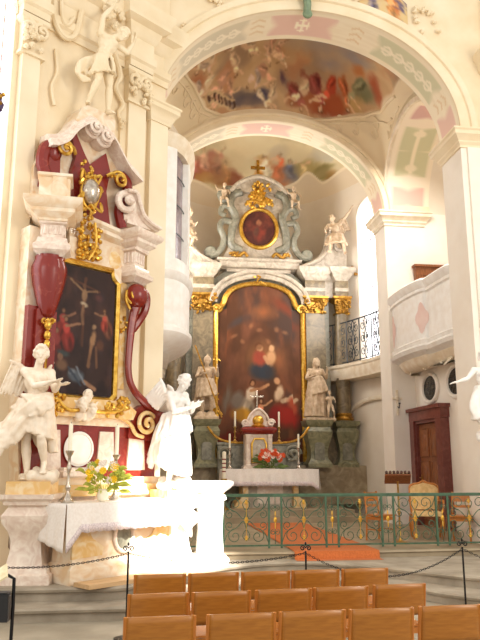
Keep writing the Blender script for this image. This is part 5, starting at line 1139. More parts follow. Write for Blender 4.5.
c.person(.34, .80, .26, (176, 160, 140), (196, 148, 110), .3, (1, .7)); c.blob(.29, .74, .15, .1, (206, 156, 62), .3, .5); c.blob(.24, .66, .1, .14, (140, 132, 122), .2, .5)
c.person(.48, .82, .17, (190, 120, 88), (206, 158, 120), .2, (1, 1)); c.blob(.72, .62, .06, .13, (214, 186, 156), .25, .5); c.blob(.70, .55, .045, .05, (206, 160, 122), 0, .4)
c.blob(.78, .74, .22, .18, (166, 62, 50), -.4, .5); c.blob(.66, .74, .07, .14, (150, 54, 46), .3, .5); c.stroke([(.76, .66), (.84, .64), (.92, .6)], .035, (206, 180, 150)); c.blob(.88, .66, .08, .1, (182, 96, 70), 0, .6)
c.blob(.12, .62, .08, .2, (126, 112, 98), .1, .7); c.blob(.14, .86, .16, .1, (140, 62, 48), 0, .6); c.blob(.55, .9, .3, .1, (98, 62, 48), 0, .8); c.blob(.86, .9, .14, .1, (120, 54, 44), 0, .7)
for k in range(7): c.blob(.2+.1*k, .28+.05*math.sin(k*2), .05, .035, (178, 130, 96), k, .7, .6)
c.finish(.009, (96, 66, 48), .25); c.a = np.clip((c.a-110)*1.12+88, 8, 255)
painted(c, lambda u, v: (-HW+2*HW*u, -.04, HB-HZ+(top_z(-HW+2*HW*u)-HB)*v), 'painting', 'oil', HA)
fp_ = [(-HW-.02, HB), (-HW-.02, 6.2), (-HW-.02, 6.36), (-HW+.02, 6.48), (-HW+.16, 6.5), (-1.08, 6.62), (-1.02, 6.8)]+[(x, 6.64+.6*math.sqrt(max(0, 1-(abs(x)/1.08)**2))) for x in (-.9, -.75, -.55, -.3, 0)]
fp_ = fp_+[(-x, z) for x, z in fp_[-2::-1]]
b = MB(); b.tube([(x, -.07, z) for x, z in fp_], .065, 8); b.tube([(x*1.055, -.05, z+.05) for x, z in fp_], .035, 6)
for sx in (-1, 1): b.tube(spiral(sx*1.30, 6.45, .15, .03, 0, sx*1.5, 26, -.08, -.14), .04, 7)
leafwork(b, 0, 7.32, .34, .26, 12, 77, -.1, .035)
for sx in (-1, 1): leafwork(b, sx*1.42, 4.0, .1, 1.6, 12, 78+sx, -.06, .025)
ha('gilt_frame', b, 'gold')
b = MB()
arcp = [(1.30*math.cos(a), 6.62+.78*math.sin(a)) for a in [PI*i/40 for i in range(41)]]; n = len(arcp)
prof = [(0, -.05), (0, -.12), (.06, -.16), (.12, -.16), (.14, -.22), (.2, -.26), (.24, -.26), (.24, .1)]
vs = []
for i, (x, z) in enumerate(arcp):
    a = PI*i/40
    for d, y in prof: vs.append((x+d*math.cos(a), y, z+d*math.sin(a)))
m_ = len(prof); b.add(vs, [(i*m_+j, i*m_+j+1, (i+1)*m_+j+1, (i+1)*m_+j) for i in range(n-1) for j in range(m_-1)]); ha('arched_cornice', b, 'greymarble')
b = MB(); b.mould([(-1.3, -.22), (1.3, -.22), (1.3, .3), (-1.3, .3)], [(-.3, 7.62), (-.3, 7.7), (-.1, 7.74), (-.06, 7.8), (-.06, 7.9), (.0, 7.94), (.02, 8.0), (-.2, 8.03)]); ha('central_cornice', b, 'greymarble')
# statues on and beside the high altar
def frame_statue(sx, lab, seed, **kw):
    bb, ex = saint(seed, **kw); return figure_thing('saint_statue', lab, 'statue', W(.27+sx*1.62, 8.4-.36, 3.13), CH_A, bb, .02, 'statue_d', ex)
ts = frame_statue(-1, 'helmeted stone-coloured saint with a lance, left of the high altar painting', 31)
b = MB(); b.tube([(-.34, -.02, 2.1), (.42, -.34, .0)], .022, 7); b.obj('lance', 'golddark', ts)
frame_statue(1, 'crowned stone-coloured saint in a long robe, right of the high altar painting', 36, crown=True)
b = MB(); J = dict(pel=(.0, 0, .44), ch=(-.02, -.01, .60), nk=(-.02, -.02, .69), hd=(-.03, -.03, .78), shA=(-.09, 0, .66), shB=(.09, 0, .66), elA=(-.15, -.08, .55), wrA=(-.2, -.16, .62), elB=(.14, -.06, .54), wrB=(.1, -.15, .5),
    hpA=(-.05, 0, .42), knA=(-.08, -.1, .24), anA=(-.08, -.02, .05), toA=(-.1, -.1, .02), hpB=(.05, 0, .42), knB=(.08, -.08, .23), anB=(.1, 0, .05), toB=(.13, -.08, .02))
body(b, J, .52, (-.4, -1, .2), seed=5); rock(b, (0, .0, -.02), .12, 10, 2)
t = thing('putto_statue', 'small stone-coloured putto at the feet of the crowned saint', 'statue', W(.27+1.98, 8.4-.62, 3.075), CH_A); sculpt(b, 'body', .014, 'statue_d', t)
def sitting(mir, seed):
    k = -1 if mir else 1; b = MB()
    J = dict(pel=(0, 0, .10), ch=(-.06*k, -.03, .42), nk=(-.09*k, -.05, .60), hd=(-.12*k, -.08, .75), shA=(-.24, -.03, .56), shB=(.10, -.03, .56),
             elA=(-.36, -.1, .36) if k > 0 else (-.36, -.06, .75), wrA=(-.3, -.24, .24) if k > 0 else (-.52, -.1, .96), elB=(.28, -.06, .78) if k > 0 else (.26, -.1, .36), wrB=(.46, -.08, 1.0) if k > 0 else (.2, -.24, .26),
             hpA=(-.1, 0, .08), knA=(-.16, -.38, .05), anA=(-.14-.06*k, -.34, -.38), toA=(-.16-.1*k, -.46, -.42), hpB=(.1, 0, .08), knB=(.18, -.36, .0), anB=(.16+.1*k, -.28, -.42), toB=(.2+.1*k, -.4, -.46))
    body(b, J, 1.02, (-.5*k, -1, .1), seed=seed); hand_prims(b, J['wrA'], (-.3, -.4, .6), (1, 0, 0), 1.2, .6, 1, 1.6); hand_prims(b, J['wrB'], (.3, -.4, .6), (1, 0, 0), 1.2, .6, 1, 1.6)
    dr = MB(); folds(dr, ring((0, -.05, .22), .2, .2, 0, 2*PI, 12), ring((0, -.18, -.16), .34, .3, 0, 2*PI, 12), 24, .045, .05, seed, .04)
    wg = MB(); wing(wg, (-.06*k, .1, .55), (.3*k, .2, .9), (.15*k, .05, -.55), 5, .9)
    return b, [('drapery', dr, .026, 'statue_d'), ('wings', wg, .022, 'statue_d')]
bb, ex = sitting(False, 61); figure_thing('angel_statue', 'angel with a raised arm sitting on the right volute of the high altar', 'statue', W(.27+2.42, 8.18, 8.62), CH_A-.3, bb, .02, 'statue_d', ex)
bb, ex = sitting(True, 62); figure_thing('angel_statue', 'angel sitting on the left volute of the high altar, partly behind the white oratory', 'statue', W(.27-2.30, 8.18, 8.62), CH_A+.3, bb, .02, 'statue_d', ex)
def small_putto(x, z, lab, seed, k):
    b = MB(); J = dict(pel=(.0, 0, .2), ch=(.02*k, -.02, .38), nk=(.02*k, -.03, .48), hd=(.03*k, -.05, .57), shA=(-.1, 0, .45), shB=(.12, 0, .45), elA=(-.2, -.06, .42), wrA=(-.26, -.1, .56), elB=(.2, -.06, .36), wrB=(.16, -.14, .26),
        hpA=(-.06, 0, .18), knA=(-.1, -.2, .12), anA=(-.1, -.18, -.12), toA=(-.12, -.26, -.16), hpB=(.06, 0, .18), knB=(.1, -.18, .1), anB=(.14, -.14, -.12), toB=(.17, -.22, -.16))
    body(b, J, .62, (-.3*k, -1, -.2), seed=seed); wing(b, (.0, .06, .44), (.22*k, .1, .62), (.06*k, 0, -.3), 4, .6)
    t = thing('putto_statue', lab, 'statue', W(.27+x, 8.3, z), CH_A); sculpt(b, 'body', .016, 'statue_d', t)
small_putto(-1.12, 9.78, 'winged putto perched on the left attic scroll of the high altar', 3, 1); small_putto(1.12, 9.78, 'winged putto perched on the right attic scroll of the high altar', 4, -1)

# ------------------------------------------------------------------ altar table, tabernacle and what stands there
TZ = 1.70
t = thing('altar_table', 'stone table of the high altar with bracket-shaped supports', 'altar table', W(.25, 6.9, HZ), CH_A)
b = MB(); b.box((0, 0, TZ-HZ-.06), (2.36, 1.1, .10)); b.obj('table_slab', 'greymarble', t)
b = MB(); b.box((0, .1, .42), (1.3, .7, .84)); b.obj('core_block', 'greymarble', t)
for sx in (-1, 1):
    b = MB(); b.prism([(sx*.60, 0), (sx*.95, 0), (sx*.92, .12), (sx*.74, .3), (sx*.74, .55), (sx*.9, .75), (sx*1.0, .88), (sx*.60, .88)], -.42, .42); b.obj('bracket_support', 'ochre', t)
b = MB(); b.prism([(-.34, .1), (.34, .1), (.34, .72), (-.34, .72)], -.28, -.22); b.obj('front_panel', 'pinkmarble', t)
cloth('altar_cloth', -1.24, 1.24, -.60, .56, TZ-HZ+.003, lambda u: .42+.12*max(0, 1-(1-u)/.08)+.05*max(0, 1-u/.08), 'white cloth with lace hem over the high altar table', 'tablecloth', W(.25, 6.9, HZ), CH_A, .1)
g = thing('gradine', 'dark marble shelf with gilded rim behind the high altar table', 'shelf', W(.1, 7.72, HZ), CH_A)
b = MB(); b.rect(0, 0, 2.3, .36, [(.03, 0), (.03, .1), (0, .12), (0, 1.62), (.03, 1.66), (.03, 1.72)]); b.obj('shelf_block', 'greygreen', g)
b = MB(); b.tube(bez([(-1.45, -.2, 2.15), (-1.2, -.2, 1.86), (-.8, -.2, 1.72), (.0, -.2, 1.70), (.8, -.2, 1.72), (1.2, -.2, 1.86), (1.45, -.2, 2.15)], 8), .035, 7); b.obj('gilt_rim', 'golddark', g)
for sx in (-1, 1):
    b = MB()
    b.tube(spiral(sx*.95, 1.4, .24, .04, 0, sx*1.7, 36, -.2, -.3), .05, 7); leafwork(b, sx*.95, 1.3, .3, .4, 8, 80+sx, -.2, .04); b.obj('shelf_scroll', 'greygreen', g)
t = thing('tabernacle', 'pink and white marble tabernacle with a gilded door on the high altar table', 'tabernacle', W(.02, 7.22, TZ+.006), CH_A)
b = MB(); b.rect(0, 0, .74, .42, [(.06, 0), (.06, .06), (.02, .08), (0, .1), (0, .9), (.02, .94)]); b.obj('body', 'pinkmarble', t)
for sx in (-1, 1): b = MB(); b.rect(sx*.30, -.22, .1, .1, [(.02, .06), (.02, .1), (0, .12), (0, .84), (.02, .88), (.02, .92)]); b.obj('pilaster', 'pinkmarble', t)
b = MB(); ol = [(-.2, .16), (.2, .16), (.2, .66), (.13, .8), (-.13, .8), (-.2, .66)]; b.tube([(x, -.235, z) for x, z in ol], .03, 7, closed=True); b.obj('gilt_door_frame', 'gold', t)
b = MB(); b.prism([(x*.95, z) for x, z in ol], -.225, -.2); b.ell((0, -.225, .46), (.1, .03, .18)); b.obj('door', 'greymarble', t)
b = MB(); b.rect(0, 0, .78, .46, [(.0, .92), (.06, .96), (.09, 1.02), (.09, 1.08), (.04, 1.12), (-.05, 1.14)]); b.obj('red_cornice', 'redmarble', t)
b = MB(); b.prism([(-.42, 1.12), (.42, 1.12), (.36, 1.28), (.24, 1.3), (.2, 1.46), (.1, 1.6), (0, 1.64), (-.1, 1.6), (-.2, 1.46), (-.24, 1.3), (-.36, 1.28)], -.08, .12)
for sx in (-1, 1): b.tube(spiral(sx*.36, 1.24, .1, .02, 0, sx*1.5, 24, -.1, -.14), .035, 7)
b.tube(bez([(-.3, -.1, 1.3), (-.2, -.12, 1.48), (0, -.14, 1.62), (.2, -.12, 1.48), (.3, -.1, 1.3)], 6), .035, 7); b.obj('scrolled_top', 'pinkmarble', t)
b = MB(); b.ell((0, -.1, 1.3), (.16, .1, .15)); b.lathe([(.18, 1.12), (.2, 1.16), (.14, 1.2)], (0, -.08, 0), 18); b.obj('gilt_dome', 'gold', t)
t = thing('crucifix', 'silver crucifix standing on top of the tabernacle', 'crucifix', W(.0, 7.22, TZ+1.64), CH_A)
b = MB(); b.lathe([(.07, 0), (.05, .03), (.02, .06), (.02, .1)], (0, 0, 0), 12); b.obj('foot', 'silver', t)
b = MB(); b.box((0, 0, .27), (.035, .025, .42)); b.box((0, 0, .34), (.30, .025, .035))
for x, z in ((-.16, .34), (.16, .34), (0, .49)): b.ell((x, 0, z), (.03, .015, .03))
b.obj('cross', 'silver', t)
b = MB(); b.cap((0, -.025, .32), (0, -.025, .2), .018, .012); b.cap((-.1, -.02, .36), (0, -.025, .32), .008, .01); b.cap((.1, -.02, .36), (0, -.025, .32), .008, .01); b.cap((0, -.025, .2), (0, -.025, .12), .012, .008); b.ell((0, -.03, .35), (.018, .018, .02)); b.obj('corpus', 'silver', t)
for x, tt, z, lab, hc in ((-.62, 7.72, HZ+1.722, 'brass candlestick on the dark shelf left of the tabernacle', .42), (.62, 7.72, HZ+1.722, 'brass candlestick on the dark shelf right of the tabernacle', .42)):
    candlestick('candlestick', lab, W(.08+x*1.02, tt, z), .44, hc, 'brass', .028)
candlestick('candlestick', 'slim candlestick on the left end of the high altar table', W(-.82, 6.7, TZ+.006), .55, .36, 'silver', .026); candlestick('candlestick', 'slim candlestick on the right end of the high altar table', W(1.05, 6.7, TZ+.006), .55, .36, 'silver', .026)
bouquet('flower_bouquet', 'low arrangement of orange and white flowers in front of the tabernacle', W(.26, 6.62, TZ+.006), 0.70, .58, ('orange', 'orange', 'whitepet', 'orange'), 'leaf', 46, 9, False, CH_A, 60)
t = thing('paschal_candle', 'thick cream candle with red marks standing left of the high altar table', 'candle', W(-1.06, 5.85, HZ), CH_A)
b = MB(); b.lathe([(.16, 0), (.16, .03), (.05, .06), (.03, .1), (.03, .68), (.08, .72), (.08, .76), (.0, .76)], (0, 0, 0), 16); b.obj('stand', 'brass', t)
b = MB(); b.lathe([(.05, .74), (.05, 1.42), (.02, 1.43), (0, 1.43)], (0, 0, 0), 16); cd = b.obj('candle', 'wax', t)
for z in (.92, 1.02, 1.12, 1.22): b = MB(); b.lathe([(.0515, z), (.0515, z+.03), (.0, z+.03)], (0, 0, 0), 16); b.obj('red_band', 'redd', cd)
# ================================================================== COMMUNION RAIL
TR = -0.14
RL = thing('communion_rail', 'long green iron communion rail with gilded scrollwork across the chancel arch', 'railing', W(0, TR, Z3), CH_A)
b = MB(); b.box((.55, 0, .88), (5.9, .05, .035)); b.box((.55, 0, .855), (5.9, .03, .02)); b.obj('top_rail', 'railgreen', RL)
b = MB(); b.box((.55, 0, .07), (5.9, .035, .025)); b.obj('bottom_rail', 'railgreen', RL)
pairs = [-1.81+.97*k for k in range(6)]
pb = MB(); pb.box((0, 0, .455), (.032, .032, .86)); pm = pb.mesh('post'); pm.materials.append(M['railgreen'])
def part_copy(name, me, parent, loc=(0, 0, 0), rz=0, sc=None):
    o = bpy.data.objects.new(name, me); COL.objects.link(o); o.parent = parent; o.location = loc; o.rotation_euler = (0, 0, rz)
    if sc: o.scale = sc
    return o
for s in pairs:
    for d in (-.105, .105): part_copy('post', pm, RL, (s+d, 0, 0))
part_copy('post', pm, RL, (-2.36, 0, 0)); part_copy('post', pm, RL, (3.46, 0, 0))
sb = MB(); r_ = .0075
for sx in (-1, 1):
    for sz in (-1, 1):
        cz = .475
        sb.tube([(x, 0, z) for x, _, z in spiral(sx*.19, cz+sz*.255, .12, .025, -sz*PI/2, sx*sz*1.35, 26)], r_, 5)
        sb.tube([(p[0], 0, p[1]) for p in bez([(sx*.37, cz+sz*.36), (sx*.30, cz+sz*.2), (sx*.16, cz+sz*.12), (sx*.05, cz+sz*.02), (0, cz+sz*.14)], 6)], r_, 5)
        sb.tube([(x, 0, z) for x, _, z in spiral(sx*.28, cz+sz*.09, .075, .02, sz*PI/2, -sx*sz*1.2, 20)], r_, 5)
        sb.tube([(p[0], 0, p[1]) for p in bez([(0, cz+sz*.33), (sx*.06, cz+sz*.26), (sx*.03, cz+sz*.18), (0, cz+sz*.16)], 5)], r_, 5)
    sb.tube([(sx*.37, 0, .09), (sx*.37, 0, .85)], .007, 5)
sm_ = sb.mesh('scroll_panel'); sm_.materials.append(M['railgreen'])
gb_ = MB()
for z, s in ((.475, 1.0), (.76, .8), (.19, .8)):
    for k in range(6): a = k*PI/3; gb_.ell((.022*s*math.cos(a), -.008, z+.032*s*math.sin(a)), (.013*s, .009, .022*s), (0, PI/2-a, 0), 7, 5)
gb_.tube([(0, -.006, .16), (0, -.006, .80)], .006, 5)
gm = gb_.mesh('gilt_flower'); gm.materials.append(M['gold'])
nb = MB()
for sz in (-1, 1):
    for sx in (-1, 1): nb.tube([(x, 0, z) for x, _, z in spiral(sx*.035, .475+sz*.2, .045, .012, -sz*PI/2, sx*sz*1.2, 16)], .006, 5)
nb.tube([(0, 0, .09), (0, 0, .86)], .007, 5); nm = nb.mesh('narrow_panel'); nm.materials.append(M['railgreen'])
ngb = MB(); ngb.ell((0, -.006, .475), (.03, .012, .05)); ngb.ell((0, -.006, .57), (.012, .01, .05)); ngb.ell((0, -.006, .38), (.012, .01, .05)); ngm = ngb.mesh('gilt_bud'); ngm.materials.append(M['gold'])
for s in pairs:
    o = part_copy('narrow_panel', nm, RL, (s, 0, 0)); part_copy('gilt_bud', ngm, o)
for s in pairs[:-1]:
    o = part_copy('scroll_panel', sm_, RL, (s+.485, 0, 0)); part_copy('gilt_flower', gm, o)
o = part_copy('scroll_panel', sm_, RL, (pairs[-1]+.27, 0, 0), 0, (.4, 1, 1)); o = part_copy('scroll_panel', sm_, RL, (pairs[0]-.33, 0, 0), 0, (.5, 1, 1))
# orange runner coming down the kerb in front of the rail gate
cp = MB(); ol = [(-.62, .76)]
prof = [(-.72, Z2+.004), (-.535, Z2+.006), (-.53, Z3+.012), (-.5, Z3+.016), (5.1, Z3+.016)]
vs = []
for t_, z in prof: vs += [(-.60, t_, z), (.80, t_, z)]
for t_, z in prof: vs += [(-.60, t_-.012 if z < Z3 else t_, z-.008 if z > Z3 else z-.003), (.80, t_-.012 if z < Z3 else t_, z-.008 if z > Z3 else z-.003)]
n = len(prof); fs = []
for i in range(n-1): a = 2*i; fs += [(a, a+2, a+3, a+1), (2*n+a, 2*n+a+1, 2*n+a+3, 2*n+a+2), (a, 2*n+a, 2*n+a+2, a+2), (a+1, a+3, 2*n+a+3, 2*n+a+1)]
cp.add(vs, fs); o = cp.obj('carpet_runner', 'carpet'); place(o, 'c'); tag(o, 'orange carpet runner leading over the kerb to the high altar', 'carpet')

# ================================================================== FONT, LECTERN, CHANCEL SEATS
t = thing('baptismal_font', 'round white stone font on a square pillar, in the glare beside the left altar', 'font', W(-1.98, -.68, Z2), CH_A)
b = MB(); b.lathe([(.20, 1.02), (.24, 1.06), (.33, 1.12), (.37, 1.17), (.37, 1.22), (.33, 1.23), (.30, 1.2), (.0, 1.19)], (0, 0, 0), 32); b.obj('basin', 'white', t)
b = MB(); b.rect(0, 0, .40, .40, [(.08, 0), (.08, .08), (.04, .12), (0, .15), (-.02, .5), (0, .92), (.04, .96), (.02, 1.02)]); b.obj('pillar', 'white', t)
t = thing('lectern', 'slender gilded lectern with an open dark book, behind the green rail', 'lectern', (2.86, 12.85, Z3), -.15)
b = MB(); b.lathe([(.16, 0), (.16, .02), (.04, .05), (.018, .09), (.018, .5), (.035, .54), (.018, .58), (.016, 1.06), (.03, 1.08)], (0, 0, 0), 14)
b.obj('pole', 'brass', t)
b = MB(); b.box((0, .0, 1.12), (.46, .30, .02), 0, math.radians(-32)); b.box((0, .13, 1.06), (.46, .03, .05), 0, math.radians(-32)); b.obj('desk', 'woodd', t)
bk = thing('book', 'open dark book lying on the gilded lectern', 'book', (2.86, 12.85, Z3+1.14), -.15)
b = MB()
for sx in (-1, 1): b.box((sx*.11, 0, .02), (.21, .26, .03), 0, math.radians(-32), sx*-.1)
b.obj('pages', 'paper', bk)
b = MB(); b.box((0, .0, .0), (.45, .28, .012), 0, math.radians(-32))
for k in range(7): b.ell((-.2+.066*k, -.13, .10), (.028, .02, .03))
b.obj('binding', 'book', bk)
def side_chair(label, loc, rz, group=None):
    t = thing('wooden_chair', label, 'chair', loc, rz, group)
    b = MB(); b.slab([(-.21, -.2), (.21, -.2), (.19, .2), (-.19, .2)], .44, .47); b.obj('seat', 'woodl', t)
    for sx in (-1, 1):
        b = MB(); b.tube([(sx*.19, -.18, 0), (sx*.19, -.18, .45)], .018, 8); b.obj('leg', 'woodl', t)
        b = MB(); b.tube(bez([(sx*.18, .2, 0), (sx*.18, .18, .45), (sx*.17, .22, .88)], 5), .018, 8); b.obj('leg', 'woodl', t)
    b = MB(); b.box((0, .21, .78), (.36, .02, .16), 0, -.08); b.box((0, .2, .62), (.34, .015, .05), 0, -.08); b.obj('backrest', 'woodl', t)
    b = MB()
    for y in (-.18, .18): b.box((0, y, .40), (.36, .02, .05))
    for sx in (-1, 1): b.box((sx*.185, 0, .40), (.02, .36, .05)); b.box((sx*.185, 0, .2), (.016, .36, .02))
    b.obj('seat_frame', 'woodl', t); return t
side_chair('plain wooden chair left of the lectern, behind the green rail', (2.62, 13.35, Z3), .7)
side_chair('plain wooden chair beside the right pier, behind the green rail', (4.02, 13.05, Z3), -.5)
t = thing('armchair', 'pale upholstered armchair with a curved crest in front of the marble door', 'armchair', (3.58, 13.75, Z3), -.15)
b = MB(); b.prism([(-.24, .52), (.24, .52), (.27, .92), (.2, .98), (.1, 1.0), (0, 1.03), (-.1, 1.0), (-.2, .98), (-.27, .92)], .22, .28); b.obj('back_panel', 'rattan', t)
b = MB(); b.tube([(x, .25, z) for x, z in bez([(-.25, .45), (-.27, .9), (-.22, .99), (-.08, 1.02), (0, 1.06), (.08, 1.02), (.22, .99), (.27, .9), (.25, .45)], 5)], .022, 8); b.obj('back_frame', 'woodl', t)
b = MB(); b.slab([(-.28, -.26), (.28, -.26), (.25, .24), (-.25, .24)], .42, .50); b.obj('seat', 'rattan', t)
for sx in (-1, 1):
    b = MB(); b.tube(bez([(sx*.27, .24, .68), (sx*.31, .0, .70), (sx*.31, -.2, .68), (sx*.29, -.22, .5)], 5), .02, 8); b.obj('armrest', 'woodl', t)
    for y in (-.23, .22): b = MB(); b.tube(bez([(sx*.27, y, .44), (sx*.29, y-.02, .25), (sx*.26, y, .0)], 5), [.028]*5+[.022]*5+[.018], 8); b.obj('leg', 'woodl', t)

# ================================================================== NAVE CHAIRS
def nave_chair(label):
    t = thing('church_chair', label, 'chair')
    def back(u, v): x = -.221+.442*u; return (x, -.20+.035*(1-(2*u-1)**2)*-1-.03*v, .53+.255*v+.008*(1-(2*u-1)**2))
    b = MB(); b.grid(back, 16, 6); o = b.obj('backrest', 'wood', t, 60); s = o.modifiers.new('s', 'SOLIDIFY'); s.thickness = .014; s.offset = 0
    for sx in (-1, 1):
        b = MB(); b.tube([(sx*.229, -.16, 0), (sx*.229, -.175, .44), (sx*.229, -.225, .785)], .0165, 8, .85); b.obj('leg', 'woodl', t)
        b = MB(); b.tube([(sx*.215, .22, 0), (sx*.215, .2, .43)], .018, 8, .9); b.obj('leg', 'woodl', t)
    b = MB(); b.slab([(-.225, -.18), (.225, -.18), (.225, .23), (-.225, .23)], .43, .448); b.obj('seat', 'woodl', t)
    b = MB()
    for y in (-.17, .2): b.box((0, y, .40), (.44, .02, .05))
    for sx in (-1, 1): b.box((sx*.213, .02, .40), (.02, .38, .05)); b.box((sx*.216, .02, .18), (.018, .38, .025))
    b.obj('seat_frame', 'woodl', t); return t
rows = [('nearest row', [(-.54, 4.98), (.01, 5.08), (.51, 5.17), (1.01, 5.25), (1.53, 5.36)], 9.5),
        ('middle row', [(-.65, 5.84), (-.15, 5.93), (.36, 6.04), (.85, 6.15), (1.37, 6.28)], 11.5),
        ('far row', [(-.75, 6.84), (-.25, 6.93), (.25, 7.02), (.74, 7.12), (1.24, 7.22)], 10.5)]
posn = ['leftmost chair', 'second chair from the left', 'middle chair', 'second chair from the right', 'rightmost chair']
first = None
for rn, pts, ang in rows:
    for k, (x, y) in enumerate(pts):
        lab = 'honey-coloured wooden church chair seen from behind, %s of the %s' % (posn[k], rn); a = math.radians(ang+(k*7 % 3-1)*.6)
        loc = (x+math.sin(a)*-.22, y+math.cos(a)*.22, 0)
        if first is None: first = nave_chair(lab); first['group'] = 'wooden chairs in the nave'; first.location = loc; first.rotation_euler = (0, 0, a)
        else: dup(first, loc, a, lab)

# ================================================================== CHAIN BARRIER
def stanchion(label, x, y):
    t = thing('barrier_post', label, 'barrier post', (x, y, 0))
    b = MB(); b.lathe([(.13, 0), (.13, .015), (.03, .03), (.0, .03)], (0, 0, 0), 18); b.obj('base', 'blackm', t)
    b = MB(); b.tube([(0, 0, .02), (0, 0, .88)], .011, 8); b.obj('pole', 'blackm', t)
    b = MB()
    for sx in (-1, 1): b.tube(spiral(sx*.032, .91, .03, .008, PI if sx > 0 else 0, -sx*1.3, 18), .007, 6)
    b.ell((0, 0, .955), (.012, .012, .02)); b.obj('finial', 'blackm', t)
PP = [(-3.35, 7.55), (-1.20, 7.78), (.71, 7.82), (2.53, 8.22), (4.4, 7.9)]
for i, lab in ((1, 'black iron barrier post left of the chairs, before the left altar'), (2, 'black iron barrier post behind the far row of chairs, before the orange runner'), (3, 'black iron barrier post at the right, before the curved steps')): stanchion(lab, *PP[i])
for i, (lab, sag) in enumerate((('dark chain hanging before the left altar steps, left of the first barrier post', .13), ('dark chain hanging between the left and the middle barrier posts', .10), ('dark chain sagging deeply between the middle and the right barrier posts', .27), ('dark chain running off to the right from the right barrier post', .25))):
    (x0, y0), (x1, y1) = PP[i], PP[i+1]; b = MB(); L = math.hypot(x1-x0, y1-y0); n = int(L/.026); n += n % 2
    for k in range(n):
        f = (k+.5)/n; z = .86-sag*4*f*(1-f); dz = -sag*4*(1-2*f)/n; d = Vector(((x1-x0)/n, (y1-y0)/n, dz)).normalized(); c0 = Vector((x0+(x1-x0)*f, y0+(y1-y0)*f, z)); sd = d.cross(Vector((0, 0, 1))).normalized()
        if k % 2: sd = d.cross(sd).normalized()
        b.tube([c0+d*(.018*math.cos(a))+sd*(.009*math.sin(a)) for a in [2*PI*q/8 for q in range(8)]], .0035, 4, closed=True)
    o = b.obj('barrier_chain', 'blackm'); tag(o, lab, 'chain')

# ================================================================== SMALLER THINGS
t = thing('music_stand', 'black stand with a bright sheet and a black box, cut by the lower left corner', 'stand', (-1.50, 4.62, 0), .1)
b = MB(); b.tube([(.07, 0, .01), (.07, 0, .92), (.066, 0, 1.08), (.03, 0, 1.10), (-.04, 0, 1.09)], .011, 8); b.obj('pole', 'blackm', t)
b = MB()
for a in (0.3, 2.4, 4.5): b.tube([(.07, 0, .10), (.07+.2*math.cos(a), .2*math.sin(a), .012)], .01, 6)
b.obj('feet', 'blackm', t)
b = MB(); b.box((-.10, 0, .91), (.30, .10, .16)); b.box((-.10, 0, .995), (.28, .08, .015)); b.obj('black_box', 'blackbox', t)
b = MB(); b.box((-.08, -.01, 1.07), (.24, .14, .012), 0, .5, -.55); b.obj('sheet', 'paper', t)
t = thing('hanging_lamp', 'small purple and gilded hanging ornament at the left edge of the photo', 'lamp', (-2.69, 7.0, 5.74))
b = MB(); b.lathe([(.0, -.14), (.05, -.1), (.07, -.03), (.04, .02), (.05, .08), (.02, .12)], (0, 0, 0), 14); b.obj('bowl', 'purple', t)
b = MB(); leafwork(b, .02, 0, .12, .22, 8, 5, -.03, .02); b.obj('gilt_leaves', 'golddark', t)
b = MB(); b.tube([(0, 0, .1), (0, 0, 7.0)], .006, 6); b.obj('chain', 'golddark', t)
# iron balustrade on the apse gallery
t = thing('gallery_railing', 'dark scrolled iron railing on the apse gallery below the tall window', 'railing', (CH_O[0], CH_O[1], 0), CH_A); t.location = W(0, 0, 4.76)
def gp(a, z): x, y = apw(a, .995); return (x-.47*math.cos(a), y-.47*math.sin(a), z)
a0, a1 = .05, .84
b = MB(); b.tube([gp(a0+(a1-a0)*i/24, 1.28) for i in range(25)], .022, 7); b.obj('top_rail', 'iron', t)
b = MB(); b.tube([gp(a0+(a1-a0)*i/24, .06) for i in range(25)], .016, 7); b.obj('bottom_rail', 'iron', t)
for k in range(7):
    aa = a0+(a1-a0)*k/6; b = MB(); b.tube([gp(aa, 0), gp(aa, 1.28)], .018, 6); b.obj('post', 'iron', t)
    if k < 6:
        b = MB(); w_ = (a1-a0)/6
        for sx in (-1, 1):
            for z in (.3, .67, 1.04): b.tube([gp(aa+w_*(.5+sx*.24)+w_*.2*(x), z+zz) for x, _, zz in spiral(0, 0, 1, .25, PI/2, sx*1.4, 22) for x, zz in ((x, zz*.16),)], .012, 5)
            b.tube([gp(aa+w_*(.5+sx*q), z) for q, z in bez([(.02, .08), (.12, .25), (.02, .45), (.14, .67), (.02, .9), (.12, 1.1), (.02, 1.26)], 4)], .012, 5)
        b.obj('scroll_panel', 'iron', t)
# white stucco figure in relief on the right pier
b = MB(); J = dict(pel=(.0, 0, .75), ch=(-.03, -.03, 1.05), nk=(-.03, -.05, 1.24), hd=(-.05, -.09, 1.38), shA=(-.2, -.02, 1.18), shB=(.16, -.02, 1.18), elA=(-.36, -.08, 1.02), wrA=(-.54, -.1, .96), elB=(.3, -.06, 1.3), wrB=(.36, -.1, 1.5),
    hpA=(-.09, 0, .7), knA=(-.14, -.16, .4), anA=(-.06, -.06, .1), toA=(-.08, -.16, .0), hpB=(.09, 0, .7), knB=(.16, -.14, .38), anB=(.22, -.04, .12), toB=(.26, -.14, .04))
body(b, J, .92, (-.6, -1, -.3), seed=21); hand_prims(b, J['wrA'], (-1, 0, -.2), (0, 0, -1), 1.1, .3, 1, 1.4); hand_prims(b, J['wrB'], (.2, 0, 1), (0, -1, 0), 1.1, .5, 1, 1.4)
dr = MB(); folds(dr, ring((0, 0, .9), .16, .13, 0, 2*PI, 12), ring((.02, -.02, .38), .3, .2, 0, 2*PI, 12, .1), 24, .04, .045, 12, .05)
for i in range(8): k = i/7; dr.tube(bez([(-.1, -.05, .85-.1*k), (-.25, -.08, .75-.15*k), (-.32+.1*k, -.06, .5-.1*k), (-.2+.1*k, -.05, .3-.12*k)], 5), .04, 7)
